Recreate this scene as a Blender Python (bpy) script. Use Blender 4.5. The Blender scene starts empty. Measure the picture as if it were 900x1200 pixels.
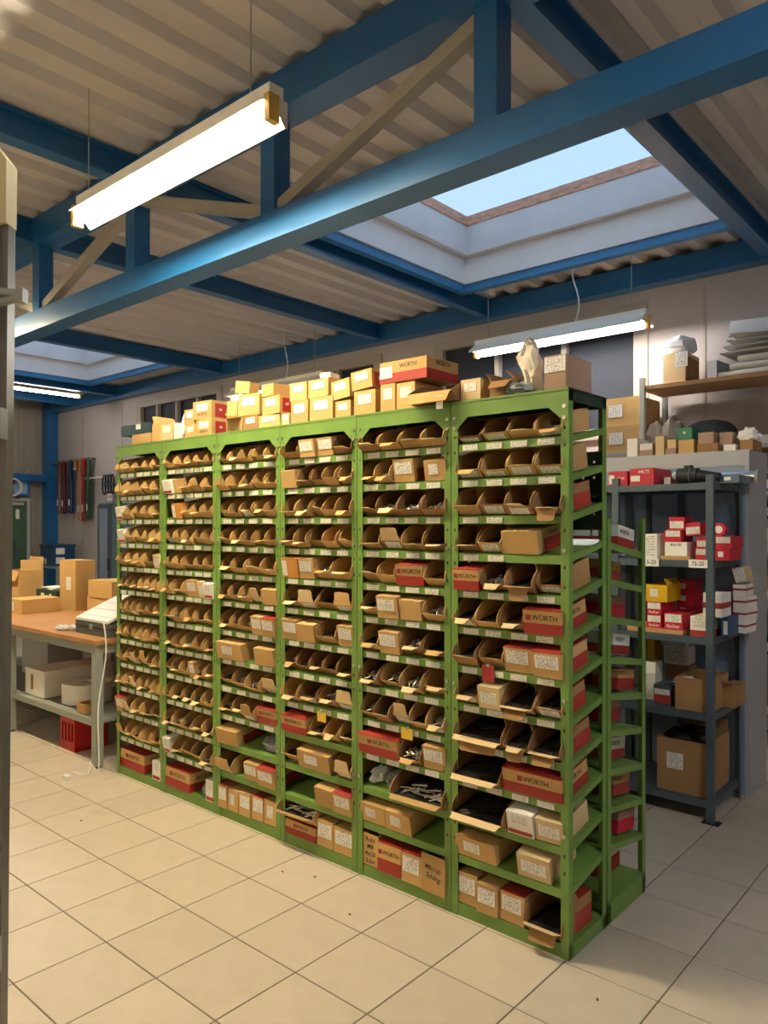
import bpy, bmesh, math, random
from mathutils import Vector, Matrix, noise as mnoise

random.seed(7)
SC = bpy.context.scene
COL = SC.collection
R = math.radians

# ------------------------------------------------------------------ camera
EYE = 1.52
F_PX, CX, HY = 880.1, 450.0, 615.0
YAW = R(41.18)
SN, CS = math.sin(YAW), math.cos(YAW)
cam_d = bpy.data.cameras.new('camera')
cam_d.sensor_width = 36.0
cam_d.lens = F_PX / 1200.0 * 36.0
cam_d.shift_y = (HY - 600.0) / 1200.0
cam_d.clip_start = 0.05
cam = bpy.data.objects.new('camera', cam_d)
COL.objects.link(cam)
cam.location = (0, 0, EYE)
cam.rotation_euler = (R(90), 0, YAW)
SC.camera = cam

# ------------------------------------------------------------------ sky, exposure
SC.view_settings.view_transform = 'Standard'
SC.view_settings.look = 'None'
SC.view_settings.gamma = 1.0
SC.view_settings.use_curve_mapping = False
SC.view_settings.exposure = 0.7
SKY_STRENGTH = 1.25
LAMP_STRENGTH = 265.0
LAMP_COLOR = (1.0, 0.845, 0.55)

world = bpy.data.worlds.new('sky')
SC.world = world
world.use_nodes = True
wn = world.node_tree
wn.nodes.clear()
wo = wn.nodes.new('ShaderNodeOutputWorld')
wb = wn.nodes.new('ShaderNodeBackground')
tc = wn.nodes.new('ShaderNodeTexCoord')
sep = wn.nodes.new('ShaderNodeSeparateXYZ')
cr = wn.nodes.new('ShaderNodeValToRGB')
cr.color_ramp.elements[0].position = 0.0
cr.color_ramp.elements[0].color = (0.42, 0.52, 0.64, 1)
cr.color_ramp.elements[1].position = 0.75
cr.color_ramp.elements[1].color = (0.25, 0.40, 0.58, 1)
wn.links.new(tc.outputs['Generated'], sep.inputs[0])
wn.links.new(sep.outputs['Z'], cr.inputs[0])
wn.links.new(cr.outputs[0], wb.inputs['Color'])
wb.inputs['Strength'].default_value = SKY_STRENGTH
wn.links.new(wb.outputs[0], wo.inputs[0])


# ------------------------------------------------------------------ surveying helpers
def ray(px):
    r = (px - CX) / F_PX
    return CS * r - SN, SN * r + CS

def onY(px, py, Y):
    a, b = ray(px)
    t = Y / b
    return a * t, EYE + (HY - py) / F_PX * t

def onX(px, py, X):
    a, b = ray(px)
    t = X / a
    return b * t, EYE + (HY - py) / F_PX * t

def project(x, y, z):
    r = CS * x + SN * y
    d = -SN * x + CS * y
    if d < 0.05:
        return None
    return CX + F_PX * r / d, HY - F_PX * (z - EYE) / d, d


# ------------------------------------------------------------------ materials
def srgb(h):
    h = h.lstrip('#')
    o = []
    for i in (0, 2, 4):
        c = int(h[i:i+2], 16) / 255
        o.append(c / 12.92 if c <= 0.04045 else ((c + 0.055) / 1.055) ** 2.4)
    return tuple(o) + (1,)

MATS = {}
def mat(name, col, rough=0.6, metal=0.0, var=0.12, scale=8.0, rnd=0.0, bump=0.0, bscale=60.0, spec=0.5, stretch=None, alpha=None, trans=0.0, sheen=0.0):
    m = bpy.data.materials.new(name)
    m.use_nodes = True
    nt = m.node_tree
    b = nt.nodes['Principled BSDF']
    b.inputs['Roughness'].default_value = rough
    b.inputs['Metallic'].default_value = metal
    b.inputs['Specular IOR Level'].default_value = spec
    if trans:
        b.inputs['Transmission Weight'].default_value = trans
    if alpha is not None:
        b.inputs['Alpha'].default_value = alpha
    c = srgb(col) if isinstance(col, str) else tuple(col) + (1,)
    t = nt.nodes.new('ShaderNodeTexCoord')
    src = t.outputs['Object']
    if stretch:
        mp = nt.nodes.new('ShaderNodeMapping')
        mp.inputs['Scale'].default_value = stretch
        nt.links.new(src, mp.inputs[0]); src = mp.outputs[0]
    n = nt.nodes.new('ShaderNodeTexNoise')
    n.inputs['Scale'].default_value = scale
    n.inputs['Detail'].default_value = 4
    nt.links.new(src, n.inputs['Vector'])
    mr = nt.nodes.new('ShaderNodeMapRange')
    mr.inputs['From Min'].default_value = 0.3
    mr.inputs['From Max'].default_value = 0.7
    mr.inputs['To Min'].default_value = 1 - var
    mr.inputs['To Max'].default_value = 1 + var
    nt.links.new(n.outputs['Fac'], mr.inputs[0])
    val = mr.outputs[0]
    if rnd:
        oi = nt.nodes.new('ShaderNodeObjectInfo')
        mr2 = nt.nodes.new('ShaderNodeMapRange')
        mr2.inputs['To Min'].default_value = 1 - rnd
        mr2.inputs['To Max'].default_value = 1 + rnd
        nt.links.new(oi.outputs['Random'], mr2.inputs[0])
        mu = nt.nodes.new('ShaderNodeMath'); mu.operation = 'MULTIPLY'
        nt.links.new(val, mu.inputs[0]); nt.links.new(mr2.outputs[0], mu.inputs[1])
        val = mu.outputs[0]
    vm = nt.nodes.new('ShaderNodeVectorMath'); vm.operation = 'SCALE'
    vm.inputs[0].default_value = c[:3]
    nt.links.new(val, vm.inputs['Scale'])
    nt.links.new(vm.outputs[0], b.inputs['Base Color'])
    if bump:
        n2 = nt.nodes.new('ShaderNodeTexNoise')
        n2.inputs['Scale'].default_value = bscale
        nt.links.new(src, n2.inputs['Vector'])
        bp = nt.nodes.new('ShaderNodeBump')
        bp.inputs['Strength'].default_value = bump
        bp.inputs['Distance'].default_value = 0.01
        nt.links.new(n2.outputs['Fac'], bp.inputs['Height'])
        nt.links.new(bp.outputs[0], b.inputs['Normal'])
    MATS[name] = m
    return m

def emit(name, col, strength):
    m = bpy.data.materials.new(name)
    m.use_nodes = True
    nt = m.node_tree
    nt.nodes.clear()
    o = nt.nodes.new('ShaderNodeOutputMaterial')
    e = nt.nodes.new('ShaderNodeEmission')
    e.inputs[0].default_value = tuple(col) + (1,)
    e.inputs[1].default_value = strength
    nt.links.new(e.outputs[0], o.inputs[0])
    MATS[name] = m
    return m

def label_mat(name, base, ink, rows, xs):
    """white sticker with rows of small printed marks"""
    m = bpy.data.materials.new(name)
    m.use_nodes = True
    nt = m.node_tree
    b = nt.nodes['Principled BSDF']
    b.inputs['Roughness'].default_value = 0.55
    t = nt.nodes.new('ShaderNodeTexCoord')
    sp = nt.nodes.new('ShaderNodeSeparateXYZ')
    nt.links.new(t.outputs['Generated'], sp.inputs[0])
    def math_(op, a, bb):
        n = nt.nodes.new('ShaderNodeMath'); n.operation = op
        for i, v in enumerate((a, bb)):
            if isinstance(v, (int, float)): n.inputs[i].default_value = v
            else: nt.links.new(v, n.inputs[i])
        return n.outputs[0]
    zr = math_('MULTIPLY', sp.outputs['Z'], rows)
    fr = math_('FRACT', zr, 0)
    line = math_('GREATER_THAN', fr, 0.55)
    fl = math_('FLOOR', zr, 0)
    oi = nt.nodes.new('ShaderNodeObjectInfo')
    cb = nt.nodes.new('ShaderNodeCombineXYZ')
    nt.links.new(math_('MULTIPLY', sp.outputs['X'], xs), cb.inputs[0])
    nt.links.new(math_('MULTIPLY', fl, 3.7), cb.inputs[1])
    nt.links.new(math_('MULTIPLY', oi.outputs['Random'], 40.0), cb.inputs[2])
    n = nt.nodes.new('ShaderNodeTexNoise'); n.inputs['Scale'].default_value = 1.0; n.inputs['Detail'].default_value = 0
    nt.links.new(cb.outputs[0], n.inputs['Vector'])
    g = math_('GREATER_THAN', n.outputs['Fac'], 0.52)
    mk = math_('MULTIPLY', line, g)
    ex = math_('MULTIPLY', math_('GREATER_THAN', sp.outputs['X'], 0.08), math_('LESS_THAN', sp.outputs['X'], 0.9))
    mk = math_('MULTIPLY', mk, ex)
    mx = nt.nodes.new('ShaderNodeMix'); mx.data_type = 'RGBA'
    mx.inputs[6].default_value = srgb(base); mx.inputs[7].default_value = srgb(ink)
    nt.links.new(mk, mx.inputs[0])
    nt.links.new(mx.outputs[2], b.inputs['Base Color'])
    MATS[name] = m

mat('cardboard', '#c29e68', 0.85, var=0.10, scale=5, rnd=0.16, bump=0.08, bscale=90, spec=0.15)
mat('cardboard_dark', '#9c7850', 0.88, var=0.12, scale=5, rnd=0.14, bump=0.08, bscale=90, spec=0.15)
mat('cardboard_pale', '#d6bc90', 0.85, var=0.08, scale=5, rnd=0.10, bump=0.06, bscale=90, spec=0.15)
mat('cardboard_pink', '#a98a76', 0.85, var=0.08, scale=5, rnd=0.08, bump=0.06, bscale=90, spec=0.15)
mat('print_red', '#a02d25', 0.55, var=0.08, scale=6, rnd=0.10)
mat('box_red', '#c01f34', 0.5, var=0.06, scale=6, rnd=0.08)
mat('ink', '#241d18', 0.7, var=0.05)
mat('ink_white', '#f2efe9', 0.6, var=0.03)
mat('tape', '#b48a50', 0.35, var=0.05, rnd=0.08)
mat('paper', '#eae6dc', 0.75, var=0.04, scale=10, rnd=0.05, bump=0.08, bscale=14)
mat('paper_grey', '#c9cbd0', 0.75, var=0.05, scale=10, rnd=0.06)
mat('plastic_clear', '#d8dcdc', 0.25, var=0.12, scale=14, bump=0.5, bscale=22, spec=0.6)
mat('plastic_grey', '#8d9294', 0.3, var=0.2, scale=16, bump=0.5, bscale=25, spec=0.6)
mat('rack_green', '#6b8d40', 0.45, var=0.10, scale=7, rnd=0.04, bump=0.03, bscale=40)
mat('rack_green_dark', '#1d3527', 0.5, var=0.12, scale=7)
mat('steel_grey', '#9ba09c', 0.4, metal=0.25, var=0.10, scale=6)
mat('steel_dark', '#4d5a62', 0.5, metal=0.2, var=0.12, scale=6)
mat('steel_blue', '#5c6f7b', 0.5, metal=0.15, var=0.12, scale=5)
mat('panel_grey', '#a9a8ab', 0.5, var=0.05, scale=4)
mat('panel_blue', '#7f8ea3', 0.45, var=0.08, scale=3)
mat('chrome', '#c8c9cc', 0.25, metal=0.9, var=0.10, scale=12)
mat('bolt_steel', '#b9b6ac', 0.3, metal=0.85, var=0.2, scale=20, rnd=0.1)
mat('black_goods', '#1b1917', 0.5, var=0.3, scale=25)
mat('brown_goods', '#4a3524', 0.7, var=0.35, scale=30)
mat('blue_goods', '#5d9bb8', 0.5, var=0.25, scale=30)
mat('rubber', '#232325', 0.6, var=0.1)
mat('beam_blue', '#1f5f96', 0.3, var=0.08, scale=3, bump=0.02, bscale=20)
mat('beam_blue_light', '#3f86bd', 0.4, var=0.06, scale=3)
mat('roof_sheet', '#cac7c8', 0.45, metal=0.0, var=0.08, scale=1.2, stretch=(3, 0.6, 1))
mat('wall_paint', '#b6aeab', 0.75, var=0.05, scale=1.5, bump=0.04, bscale=30)
mat('wall_sheet', '#8d877c', 0.55, var=0.06, scale=1.5, stretch=(1, 1, 0.3))
mat('curb_white', '#f0eeee', 0.5, var=0.04, scale=3)
mat('curb_grey', '#e2dede', 0.5, var=0.05, scale=3)
mat('curb_wood', '#d3a085', 0.7, var=0.25, scale=18, stretch=(1, 1, 3))
mat('pane_dark', '#2a2e38', 0.6, var=0.08, scale=2, spec=0.25)
mat('brace_hazed', '#a9a395', 0.45, var=0.08, scale=3)  # pale tone stands for lamp light and haze on the braces
mat('frame_beige', '#a89f93', 0.6, var=0.05)
mat('lamp_white', '#e6e3d8', 0.35, var=0.03)
mat('lamp_holder', '#c9a24a', 0.4, var=0.05)
mat('wood_shelf', '#b98d62', 0.6, var=0.14, scale=6, stretch=(0.6, 8, 8))
mat('bench_wood', '#a9794a', 0.6, var=0.16, scale=6, stretch=(0.8, 7, 7))
mat('bench_paint', '#8d9188', 0.5, var=0.08, scale=5)
mat('red_plastic', '#b5171a', 0.4, var=0.06, scale=8)
mat('green_paint', '#3f5d48', 0.5, var=0.06, scale=4)
mat('green_box', '#0f6b4b', 0.5, var=0.06, scale=6)
mat('dark_green_box', '#17342a', 0.5, var=0.06, scale=6)
mat('blue_plastic', '#1d4468', 0.45, var=0.06, scale=6)
mat('bright_blue', '#2f6fb5', 0.45, var=0.08, scale=6)
mat('teal_case', '#1c3d4a', 0.5, var=0.08, scale=6)
mat('yellow_box', '#d8a818', 0.5, var=0.06, scale=6)
mat('yellow_card', '#d9b53a', 0.6, var=0.05, scale=6)
mat('orange_box', '#c98a3c', 0.6, var=0.08, scale=6)
mat('white_plastic', '#e4e4e2', 0.4, var=0.03, scale=6)
mat('cloth_white', '#d8d0c0', 0.9, var=0.08, scale=10, bump=0.4, bscale=18)
mat('cloth_grey', '#4b4f50', 0.85, var=0.15, scale=10, bump=0.3, bscale=30)
mat('case_grey', '#4d4f4c', 0.5, var=0.08, scale=10)
mat('sling_maroon', '#6d2f33', 0.85, var=0.1, scale=40)
mat('sling_brown', '#6a4a35', 0.85, var=0.1, scale=40)
mat('sling_navy', '#1e3c66', 0.85, var=0.1, scale=40)
mat('sling_red', '#a32026', 0.85, var=0.1, scale=40)
mat('sling_green', '#1f5a4a', 0.85, var=0.1, scale=40)
mat('sling_orange', '#a8713c', 0.85, var=0.1, scale=40)
mat('cream_plate', '#d9c79a', 0.5, var=0.06, scale=6)
mat('gate_steel', '#77756f', 0.35, metal=0.45, var=0.12, scale=4, stretch=(6, 6, 0.6))
mat('grout', '#6a5f52', 0.9, var=0.12, scale=8)
mat('window_sky', '#8fb6d6', 0.3, var=0.05)
label_mat('label', '#e6e2da', '#77736c', 8, 26)
label_mat('shelf_card', '#d9d6cb', '#85827a', 3, 30)
emit('tube_glow', LAMP_COLOR, LAMP_STRENGTH)
emit('tube_glow_neutral', (1.0, 0.94, 0.87), LAMP_STRENGTH*.32)
emit('tube_glow_warm_dim', LAMP_COLOR, LAMP_STRENGTH*.38)
emit('tube_glow_dim', (1.0, 0.93, 0.84), LAMP_STRENGTH*.16)
emit('tube_glow_cool', (0.86, 0.92, 1.0), LAMP_STRENGTH*.42)

# floor tile: speckled ceramic, tiles differ a little from each other
def tile_material():
    m = mat('tile', '#c3b6a4', 0.34, var=0.045, scale=9, rnd=0.05, bump=0.015, bscale=25, spec=0.45)
    nt = m.node_tree
    b = nt.nodes['Principled BSDF']
    lk = b.inputs['Base Color'].links[0].from_socket
    g = nt.nodes.new('ShaderNodeNewGeometry')
    n = nt.nodes.new('ShaderNodeTexNoise'); n.inputs['Scale'].default_value = 2.2; n.inputs['Detail'].default_value = 8; n.inputs['Roughness'].default_value = 0.7
    nt.links.new(g.outputs['Position'], n.inputs['Vector'])
    r = nt.nodes.new('ShaderNodeMapRange')
    r.inputs['From Min'].default_value = 0.62; r.inputs['From Max'].default_value = 0.8
    r.inputs['To Min'].default_value = 0.0; r.inputs['To Max'].default_value = 0.45
    nt.links.new(n.outputs['Fac'], r.inputs[0])
    mx = nt.nodes.new('ShaderNodeMix'); mx.data_type = 'RGBA'
    mx.inputs[7].default_value = srgb('#8a7658')
    nt.links.new(r.outputs[0], mx.inputs[0])
    nt.links.new(lk, mx.inputs[6])
    nt.links.new(mx.outputs[2], b.inputs['Base Color'])
tile_material()

# clear pane for the roof lights
def glass_material():
    m = bpy.data.materials.new('roof_glass'); m.use_nodes = True
    nt = m.node_tree; nt.nodes.clear()
    o = nt.nodes.new('ShaderNodeOutputMaterial')
    t = nt.nodes.new('ShaderNodeBsdfTransparent'); t.inputs[0].default_value = (0.93, 0.96, 0.98, 1)
    g = nt.nodes.new('ShaderNodeBsdfGlossy'); g.inputs['Roughness'].default_value = 0.03
    fz = nt.nodes.new('ShaderNodeValue'); fz.outputs[0].default_value = 0.04
    mx = nt.nodes.new('ShaderNodeMixShader')
    nt.links.new(fz.outputs[0], mx.inputs[0]); nt.links.new(t.outputs[0], mx.inputs[1]); nt.links.new(g.outputs[0], mx.inputs[2])
    nt.links.new(mx.outputs[0], o.inputs[0])
    MATS['roof_glass'] = m
glass_material()


# ------------------------------------------------------------------ mesh helpers
class MB:
    def __init__(self):
        self.v, self.f, self.smooth = [], [], False
    def add(self, vs, fs):
        o = len(self.v)
        self.v += [tuple(p) for p in vs]
        self.f += [tuple(i + o for i in q) for q in fs]
        return self
    def box(self, x0, x1, y0, y1, z0, z1):
        return self.add([(x0,y0,z0),(x1,y0,z0),(x1,y1,z0),(x0,y1,z0),(x0,y0,z1),(x1,y0,z1),(x1,y1,z1),(x0,y1,z1)],
                        [(3,2,1,0),(4,5,6,7),(0,1,5,4),(1,2,6,5),(2,3,7,6),(3,0,4,7)])
    def prism(self, prof, axis, a, b):
        n = len(prof)
        def P(p, t):
            return {'x': (t, p[0], p[1]), 'y': (p[0], t, p[1]), 'z': (p[0], p[1], t)}[axis]
        vs = [P(p, a) for p in prof] + [P(p, b) for p in prof]
        fs = [tuple(range(n)), tuple(range(2*n-1, n-1, -1))]
        fs += [(i, i+n, (i+1) % n + n, (i+1) % n) for i in range(n)]
        return self.add(vs, fs)
    def beam(self, p, q, w, h, up=(0, 0, 1)):
        p, q = Vector(p), Vector(q)
        d = (q - p).normalized(); u = Vector(up)
        s = d.cross(u).normalized() * (w / 2); t = s.cross(d).normalized() * (h / 2)
        vs = [p-s-t, p+s-t, p+s+t, p-s+t, q-s-t, q+s-t, q+s+t, q-s+t]
        return self.add(vs, [(0,1,2,3),(7,6,5,4),(0,4,5,1),(1,5,6,2),(2,6,7,3),(3,7,4,0)])
    def cyl(self, p, q, r, n=12, r2=None):
        p, q = Vector(p), Vector(q)
        d = (q - p).normalized()
        u = d.orthogonal().normalized(); w = d.cross(u)
        r2 = r if r2 is None else r2
        vs = [p + (u*math.cos(2*math.pi*i/n) + w*math.sin(2*math.pi*i/n))*r for i in range(n)]
        vs += [q + (u*math.cos(2*math.pi*i/n) + w*math.sin(2*math.pi*i/n))*r2 for i in range(n)]
        fs = [tuple(range(n)), tuple(range(2*n-1, n-1, -1))] + [(i, (i+1) % n, (i+1) % n+n, i+n) for i in range(n)]
        return self.add(vs, fs)
    def ring(self, c, axis, r0, r1, h, n=24):
        """a hollow cylinder standing on c along axis"""
        c = Vector(c); d = Vector(axis).normalized(); u = d.orthogonal().normalized(); w = d.cross(u)
        vs = []
        for rr, t in ((r0, 0), (r1, 0), (r1, h), (r0, h)):
            vs += [c + d*t + (u*math.cos(2*math.pi*i/n) + w*math.sin(2*math.pi*i/n))*rr for i in range(n)]
        fs = []
        for k in range(4):
            a, b = k*n, ((k+1) % 4)*n
            fs += [(a+i, a+(i+1) % n, b+(i+1) % n, b+i) for i in range(n)]
        return self.add(vs, fs)
    def tube(self, pts, r, n=6):
        pts = [Vector(p) for p in pts]
        vs, fs = [], []
        u = None
        for i, p in enumerate(pts):
            d = (pts[min(i+1, len(pts)-1)] - pts[max(i-1, 0)]).normalized()
            u = d.orthogonal().normalized() if u is None else (u - d*u.dot(d)).normalized()
            w = d.cross(u)
            vs += [p + (u*math.cos(2*math.pi*k/n) + w*math.sin(2*math.pi*k/n))*r for k in range(n)]
        for i in range(len(pts)-1):
            fs += [(i*n+k, i*n+(k+1) % n, (i+1)*n+(k+1) % n, (i+1)*n+k) for k in range(n)]
        fs += [tuple(range(n-1, -1, -1)), tuple(range((len(pts)-1)*n, len(pts)*n))]
        self.smooth = True
        return self.add(vs, fs)
    def blob(self, c, rx, ry, rz, seed=0, amp=0.3, freq=2.0, nu=20, nv=12, flat=True):
        vs, fs = [], []
        for j in range(nv+1):
            th = math.pi*j/nv
            for i in range(nu):
                ph = 2*math.pi*i/nu
                d = Vector((math.sin(th)*math.cos(ph), math.sin(th)*math.sin(ph), math.cos(th)))
                k = 1 + amp*mnoise.noise(d*freq + Vector((seed*3.1, seed, 0))) + amp*0.5*mnoise.noise(d*freq*2.7 + Vector((seed, 5, seed)))
                z = d.z*rz*k
                if flat: z = max(z, -rz*0.55)
                vs.append((c[0]+d.x*rx*k, c[1]+d.y*ry*k, c[2]+z))
        for j in range(nv):
            for i in range(nu):
                fs.append((j*nu+i, j*nu+(i+1) % nu, (j+1)*nu+(i+1) % nu, (j+1)*nu+i))
        self.smooth = True
        return self.add(vs, fs)
    def mesh(self, name):
        me = bpy.data.meshes.new(name)
        me.from_pydata(self.v, [], self.f)
        bm = bmesh.new(); bm.from_mesh(me)
        bmesh.ops.recalc_face_normals(bm, faces=bm.faces)
        bm.to_mesh(me); bm.free()
        if self.smooth:
            me.polygons.foreach_set('use_smooth', [True]*len(me.polygons))
            try: me.set_sharp_from_angle(angle=R(40))
            except Exception: pass
        return me
    def build(self, name, m, parent=None, loc=None):
        return link(name, self.mesh(name), m, parent, loc)

def link(name, me, m, parent=None, loc=None, rot=None, scale=None):
    if m is not None and not me.materials:
        me.materials.append(MATS[m])
    o = bpy.data.objects.new(name, me)
    COL.objects.link(o)
    if parent is not None: o.parent = parent
    if loc is not None: o.location = loc
    if rot is not None: o.rotation_euler = rot
    if scale is not None: o.scale = scale
    return o

CACHE = {}
def cached(key, fn):
    if key not in CACHE:
        CACHE[key] = fn()
    return CACHE[key]

def struct(o):
    o['kind'] = 'structure'
    return o

def tag(o, label, cat, group=None):
    o['label'] = label; o['category'] = cat
    if group: o['group'] = group
    return o

def thing(name, label, cat, loc=(0, 0, 0), rz=0.0, rx=0.0, ry=0.0, group=None):
    o = bpy.data.objects.new(name, None)
    o.empty_display_size = 0.05
    COL.objects.link(o)
    o.location = loc
    o.rotation_euler = (rx, ry, rz)
    return tag(o, label, cat, group)

def text_mesh(s, shear=0.0):
    """upright lettering 1 unit cap height, centred, facing -Y"""
    def mk():
        cu = bpy.data.curves.new('lettering', 'FONT')
        cu.body = s; cu.size = 1.4; cu.align_x = 'CENTER'; cu.align_y = 'CENTER'; cu.shear = shear
        cu.resolution_u = 2; cu.offset = 0.012; cu.extrude = 0.02
        ob = bpy.data.objects.new('lettering', cu)
        COL.objects.link(ob)
        bpy.context.view_layer.update()
        me = bpy.data.meshes.new_from_object(ob.evaluated_get(bpy.context.evaluated_depsgraph_get()))
        bpy.data.objects.remove(ob)
        me.transform(Matrix(((1,0,0,0),(0,0,-1,0),(0,1,0,0),(0,0,0,1))))
        me.materials.clear()
        return me
    return cached(('text', s, shear), mk)

def lettering(s, parent, size, loc, ink='ink', rz=0.0, shear=0.0, name='lettering', sx=1.0, ry=0.0):
    me = text_mesh(s, shear)
    k = ('textm', s, shear, ink)
    me2 = cached(k, lambda: me.copy())
    return link(name, me2, ink, parent, loc, (0, ry, rz), (size*sx, size*0.02 + 0.001, size))

ORD = ['first','second','third','fourth','fifth','sixth','seventh','eighth','ninth','tenth','eleventh','twelfth','thirteenth']
NUM = ['one','two','three','four','five','six','seven','eight','nine','ten','eleven','twelve','thirteen']

# ================================================================== THE ROOM
WY = 6.10          # back wall
WX = -13.06        # far end wall
XR, YN = 3.2, -3.6 # walls beside and behind the camera
ZC = 3.64          # roof sheet
PITCH = 0.235
SKY1 = (-3.82, -1.62, 3.42, 5.44)
SKY2 = (-10.50, -8.15, 3.42, 5.44)

# ---- floor: grout slab with laid tiles
fl = struct(MB().box(WX, XR, YN, WY, -0.05, -0.003).build('floor', 'grout'))
TS, GAP = 0.329, 0.0045
TX0, TY0 = -2.235, 1.722
tile_me = cached('tile', lambda: MB().add(
    [(-.5*TS+GAP/2, -.5*TS+GAP/2, -.002), (.5*TS-GAP/2, -.5*TS+GAP/2, -.002), (.5*TS-GAP/2, .5*TS-GAP/2, -.002), (-.5*TS+GAP/2, .5*TS-GAP/2, -.002),
     (-.5*TS+GAP/2+.0015, -.5*TS+GAP/2+.0015, 0), (.5*TS-GAP/2-.0015, -.5*TS+GAP/2+.0015, 0), (.5*TS-GAP/2-.0015, .5*TS-GAP/2-.0015, 0), (-.5*TS+GAP/2+.0015, .5*TS-GAP/2-.0015, 0)],
    [(4,5,6,7),(0,1,5,4),(1,2,6,5),(2,3,7,6),(3,0,4,7)]).mesh('tile'))
cells = []
for i in range(-34, 17):
    for j in range(-16, 14):
        x, y = TX0 + (i+.5)*TS, TY0 + (j+.5)*TS
        if not (WX+.17 < x < XR-.17 and YN+.17 < y < WY-.17): continue
        p = project(x, y, 0)
        hidden = (-4.3 < x < -1.6 and y > 2.75) or (x < -4.6 and y > 3.3)
        vis = p is not None and p[2] > .9 and -40 < p[0] < 940 and p[1] < 1290 and not hidden
        cells.append((0 if vis else 1, p[2] if p else 99, x, y))
cells.sort()
rest = MB()
for k, (hid, d, x, y) in enumerate(cells):
    if k < 300 and not hid:
        link('tile', tile_me, 'tile', fl, (x, y, 0))
    else:
        a = TS/2 - GAP/2
        rest.add([(x-a, y-a, 0), (x+a, y-a, 0), (x+a, y+a, 0), (x-a, y+a, 0), (x-a, y-a, -.003), (x+a, y-a, -.003), (x+a, y+a, -.003), (x-a, y+a, -.003)],
                 [(0,1,2,3), (4,5,1,0), (5,6,2,1), (6,7,3,2), (7,4,0,3)])
ro = rest.build('tile_field', 'tile', fl); ro['kind'] = 'stuff'

# ---- roof sheet: trapezoidal ribs running to the back wall, with two openings
def roof():
    m = MB()
    D = 0.045
    x = WX
    while x < XR - 1e-6:
        pts = [(x, ZC), (x+.07, ZC), (x+.105, ZC+D), (x+.20, ZC+D), (x+PITCH, ZC)]
        for (xa, za), (xb, zb) in zip(pts[:-1], pts[1:]):
            segs = [(YN, WY)]
            for s in (SKY1, SKY2):
                if xa >= s[0]-.02 and xb <= s[1]+.02:
                    segs = [(YN, s[2]), (s[3], WY)]
            for y0, y1 in segs:
                m.add([(xa,y0,za),(xb,y0,zb),(xb,y1,zb),(xa,y1,za)], [(0,1,2,3)])
        x += PITCH
    return m
struct(roof().build('ceiling', 'roof_sheet'))
# weather layer on top of the sheet so that no daylight leaks past the ribs
m = MB()
m.box(WX-.2, SKY2[0]-.02, YN-.2, WY+.2, ZC+.06, ZC+.16)
m.box(SKY2[1]+.02, SKY1[0]-.02, YN-.2, WY+.2, ZC+.06, ZC+.16)
m.box(SKY1[1]+.02, XR+.2, YN-.2, WY+.2, ZC+.06, ZC+.16)
for s in (SKY1, SKY2):
    m.box(s[0]-.02, s[1]+.02, YN-.2, s[2], ZC+.06, ZC+.16)
    m.box(s[0]-.02, s[1]+.02, s[3], WY+.2, ZC+.06, ZC+.16)
struct(m.build('trim_1', 'roof_sheet'))

# ---- roof lights
def skylight(n, s):
    x0, x1, y0, y1 = s
    root = bpy.data.objects.new('window_%d' % n, None); COL.objects.link(root); struct(root)
    root.location = (x0, y0, ZC)
    W, L = x1-x0, y1-y0
    def ringbox(name, m_, za, zb, i0, i1):
        # four boards, inner face inset by i0, thickness i1
        q = [(i0-i1, W-i0+i1, L-i0, L-i0+i1), (i0-i1, W-i0+i1, i0-i1, i0), (i0-i1, i0, i0, L-i0), (W-i0, W-i0+i1, i0, L-i0)]
        for a, b, c, d in q:
            MB().box(a, b, c, d, za, zb).build(name, m_, root)
    ringbox('frame_rail', 'beam_blue_light', -.075, -.005, .0, .07)
    ringbox('curb_board', 'curb_white', -.01, .24, .02, .03)
    ringbox('upper_curb_board', 'curb_grey', .21, .46, .085, .05)
    ringbox('curb_ledge', 'curb_grey', .215, .235, .08, .07)
    ringbox('wooden_rim', 'curb_wood', .46, .54, .095, .04)
    MB().box(.06, W-.06, .06, L-.06, .542, .552).build('pane', 'roof_glass', root)
    # portal so that the renderer finds the opening
    ld = bpy.data.lights.new('skylight_portal', 'AREA'); ld.shape = 'RECTANGLE'
    ld.size, ld.size_y = W-.1, L-.1
    ld.cycles.is_portal = True
    lo = bpy.data.objects.new('skylight_portal', ld); COL.objects.link(lo)
    lo.location = ((x0+x1)/2, (y0+y1)/2, ZC+.60)
skylight(1, SKY1)
skylight(2, SKY2)

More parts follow.
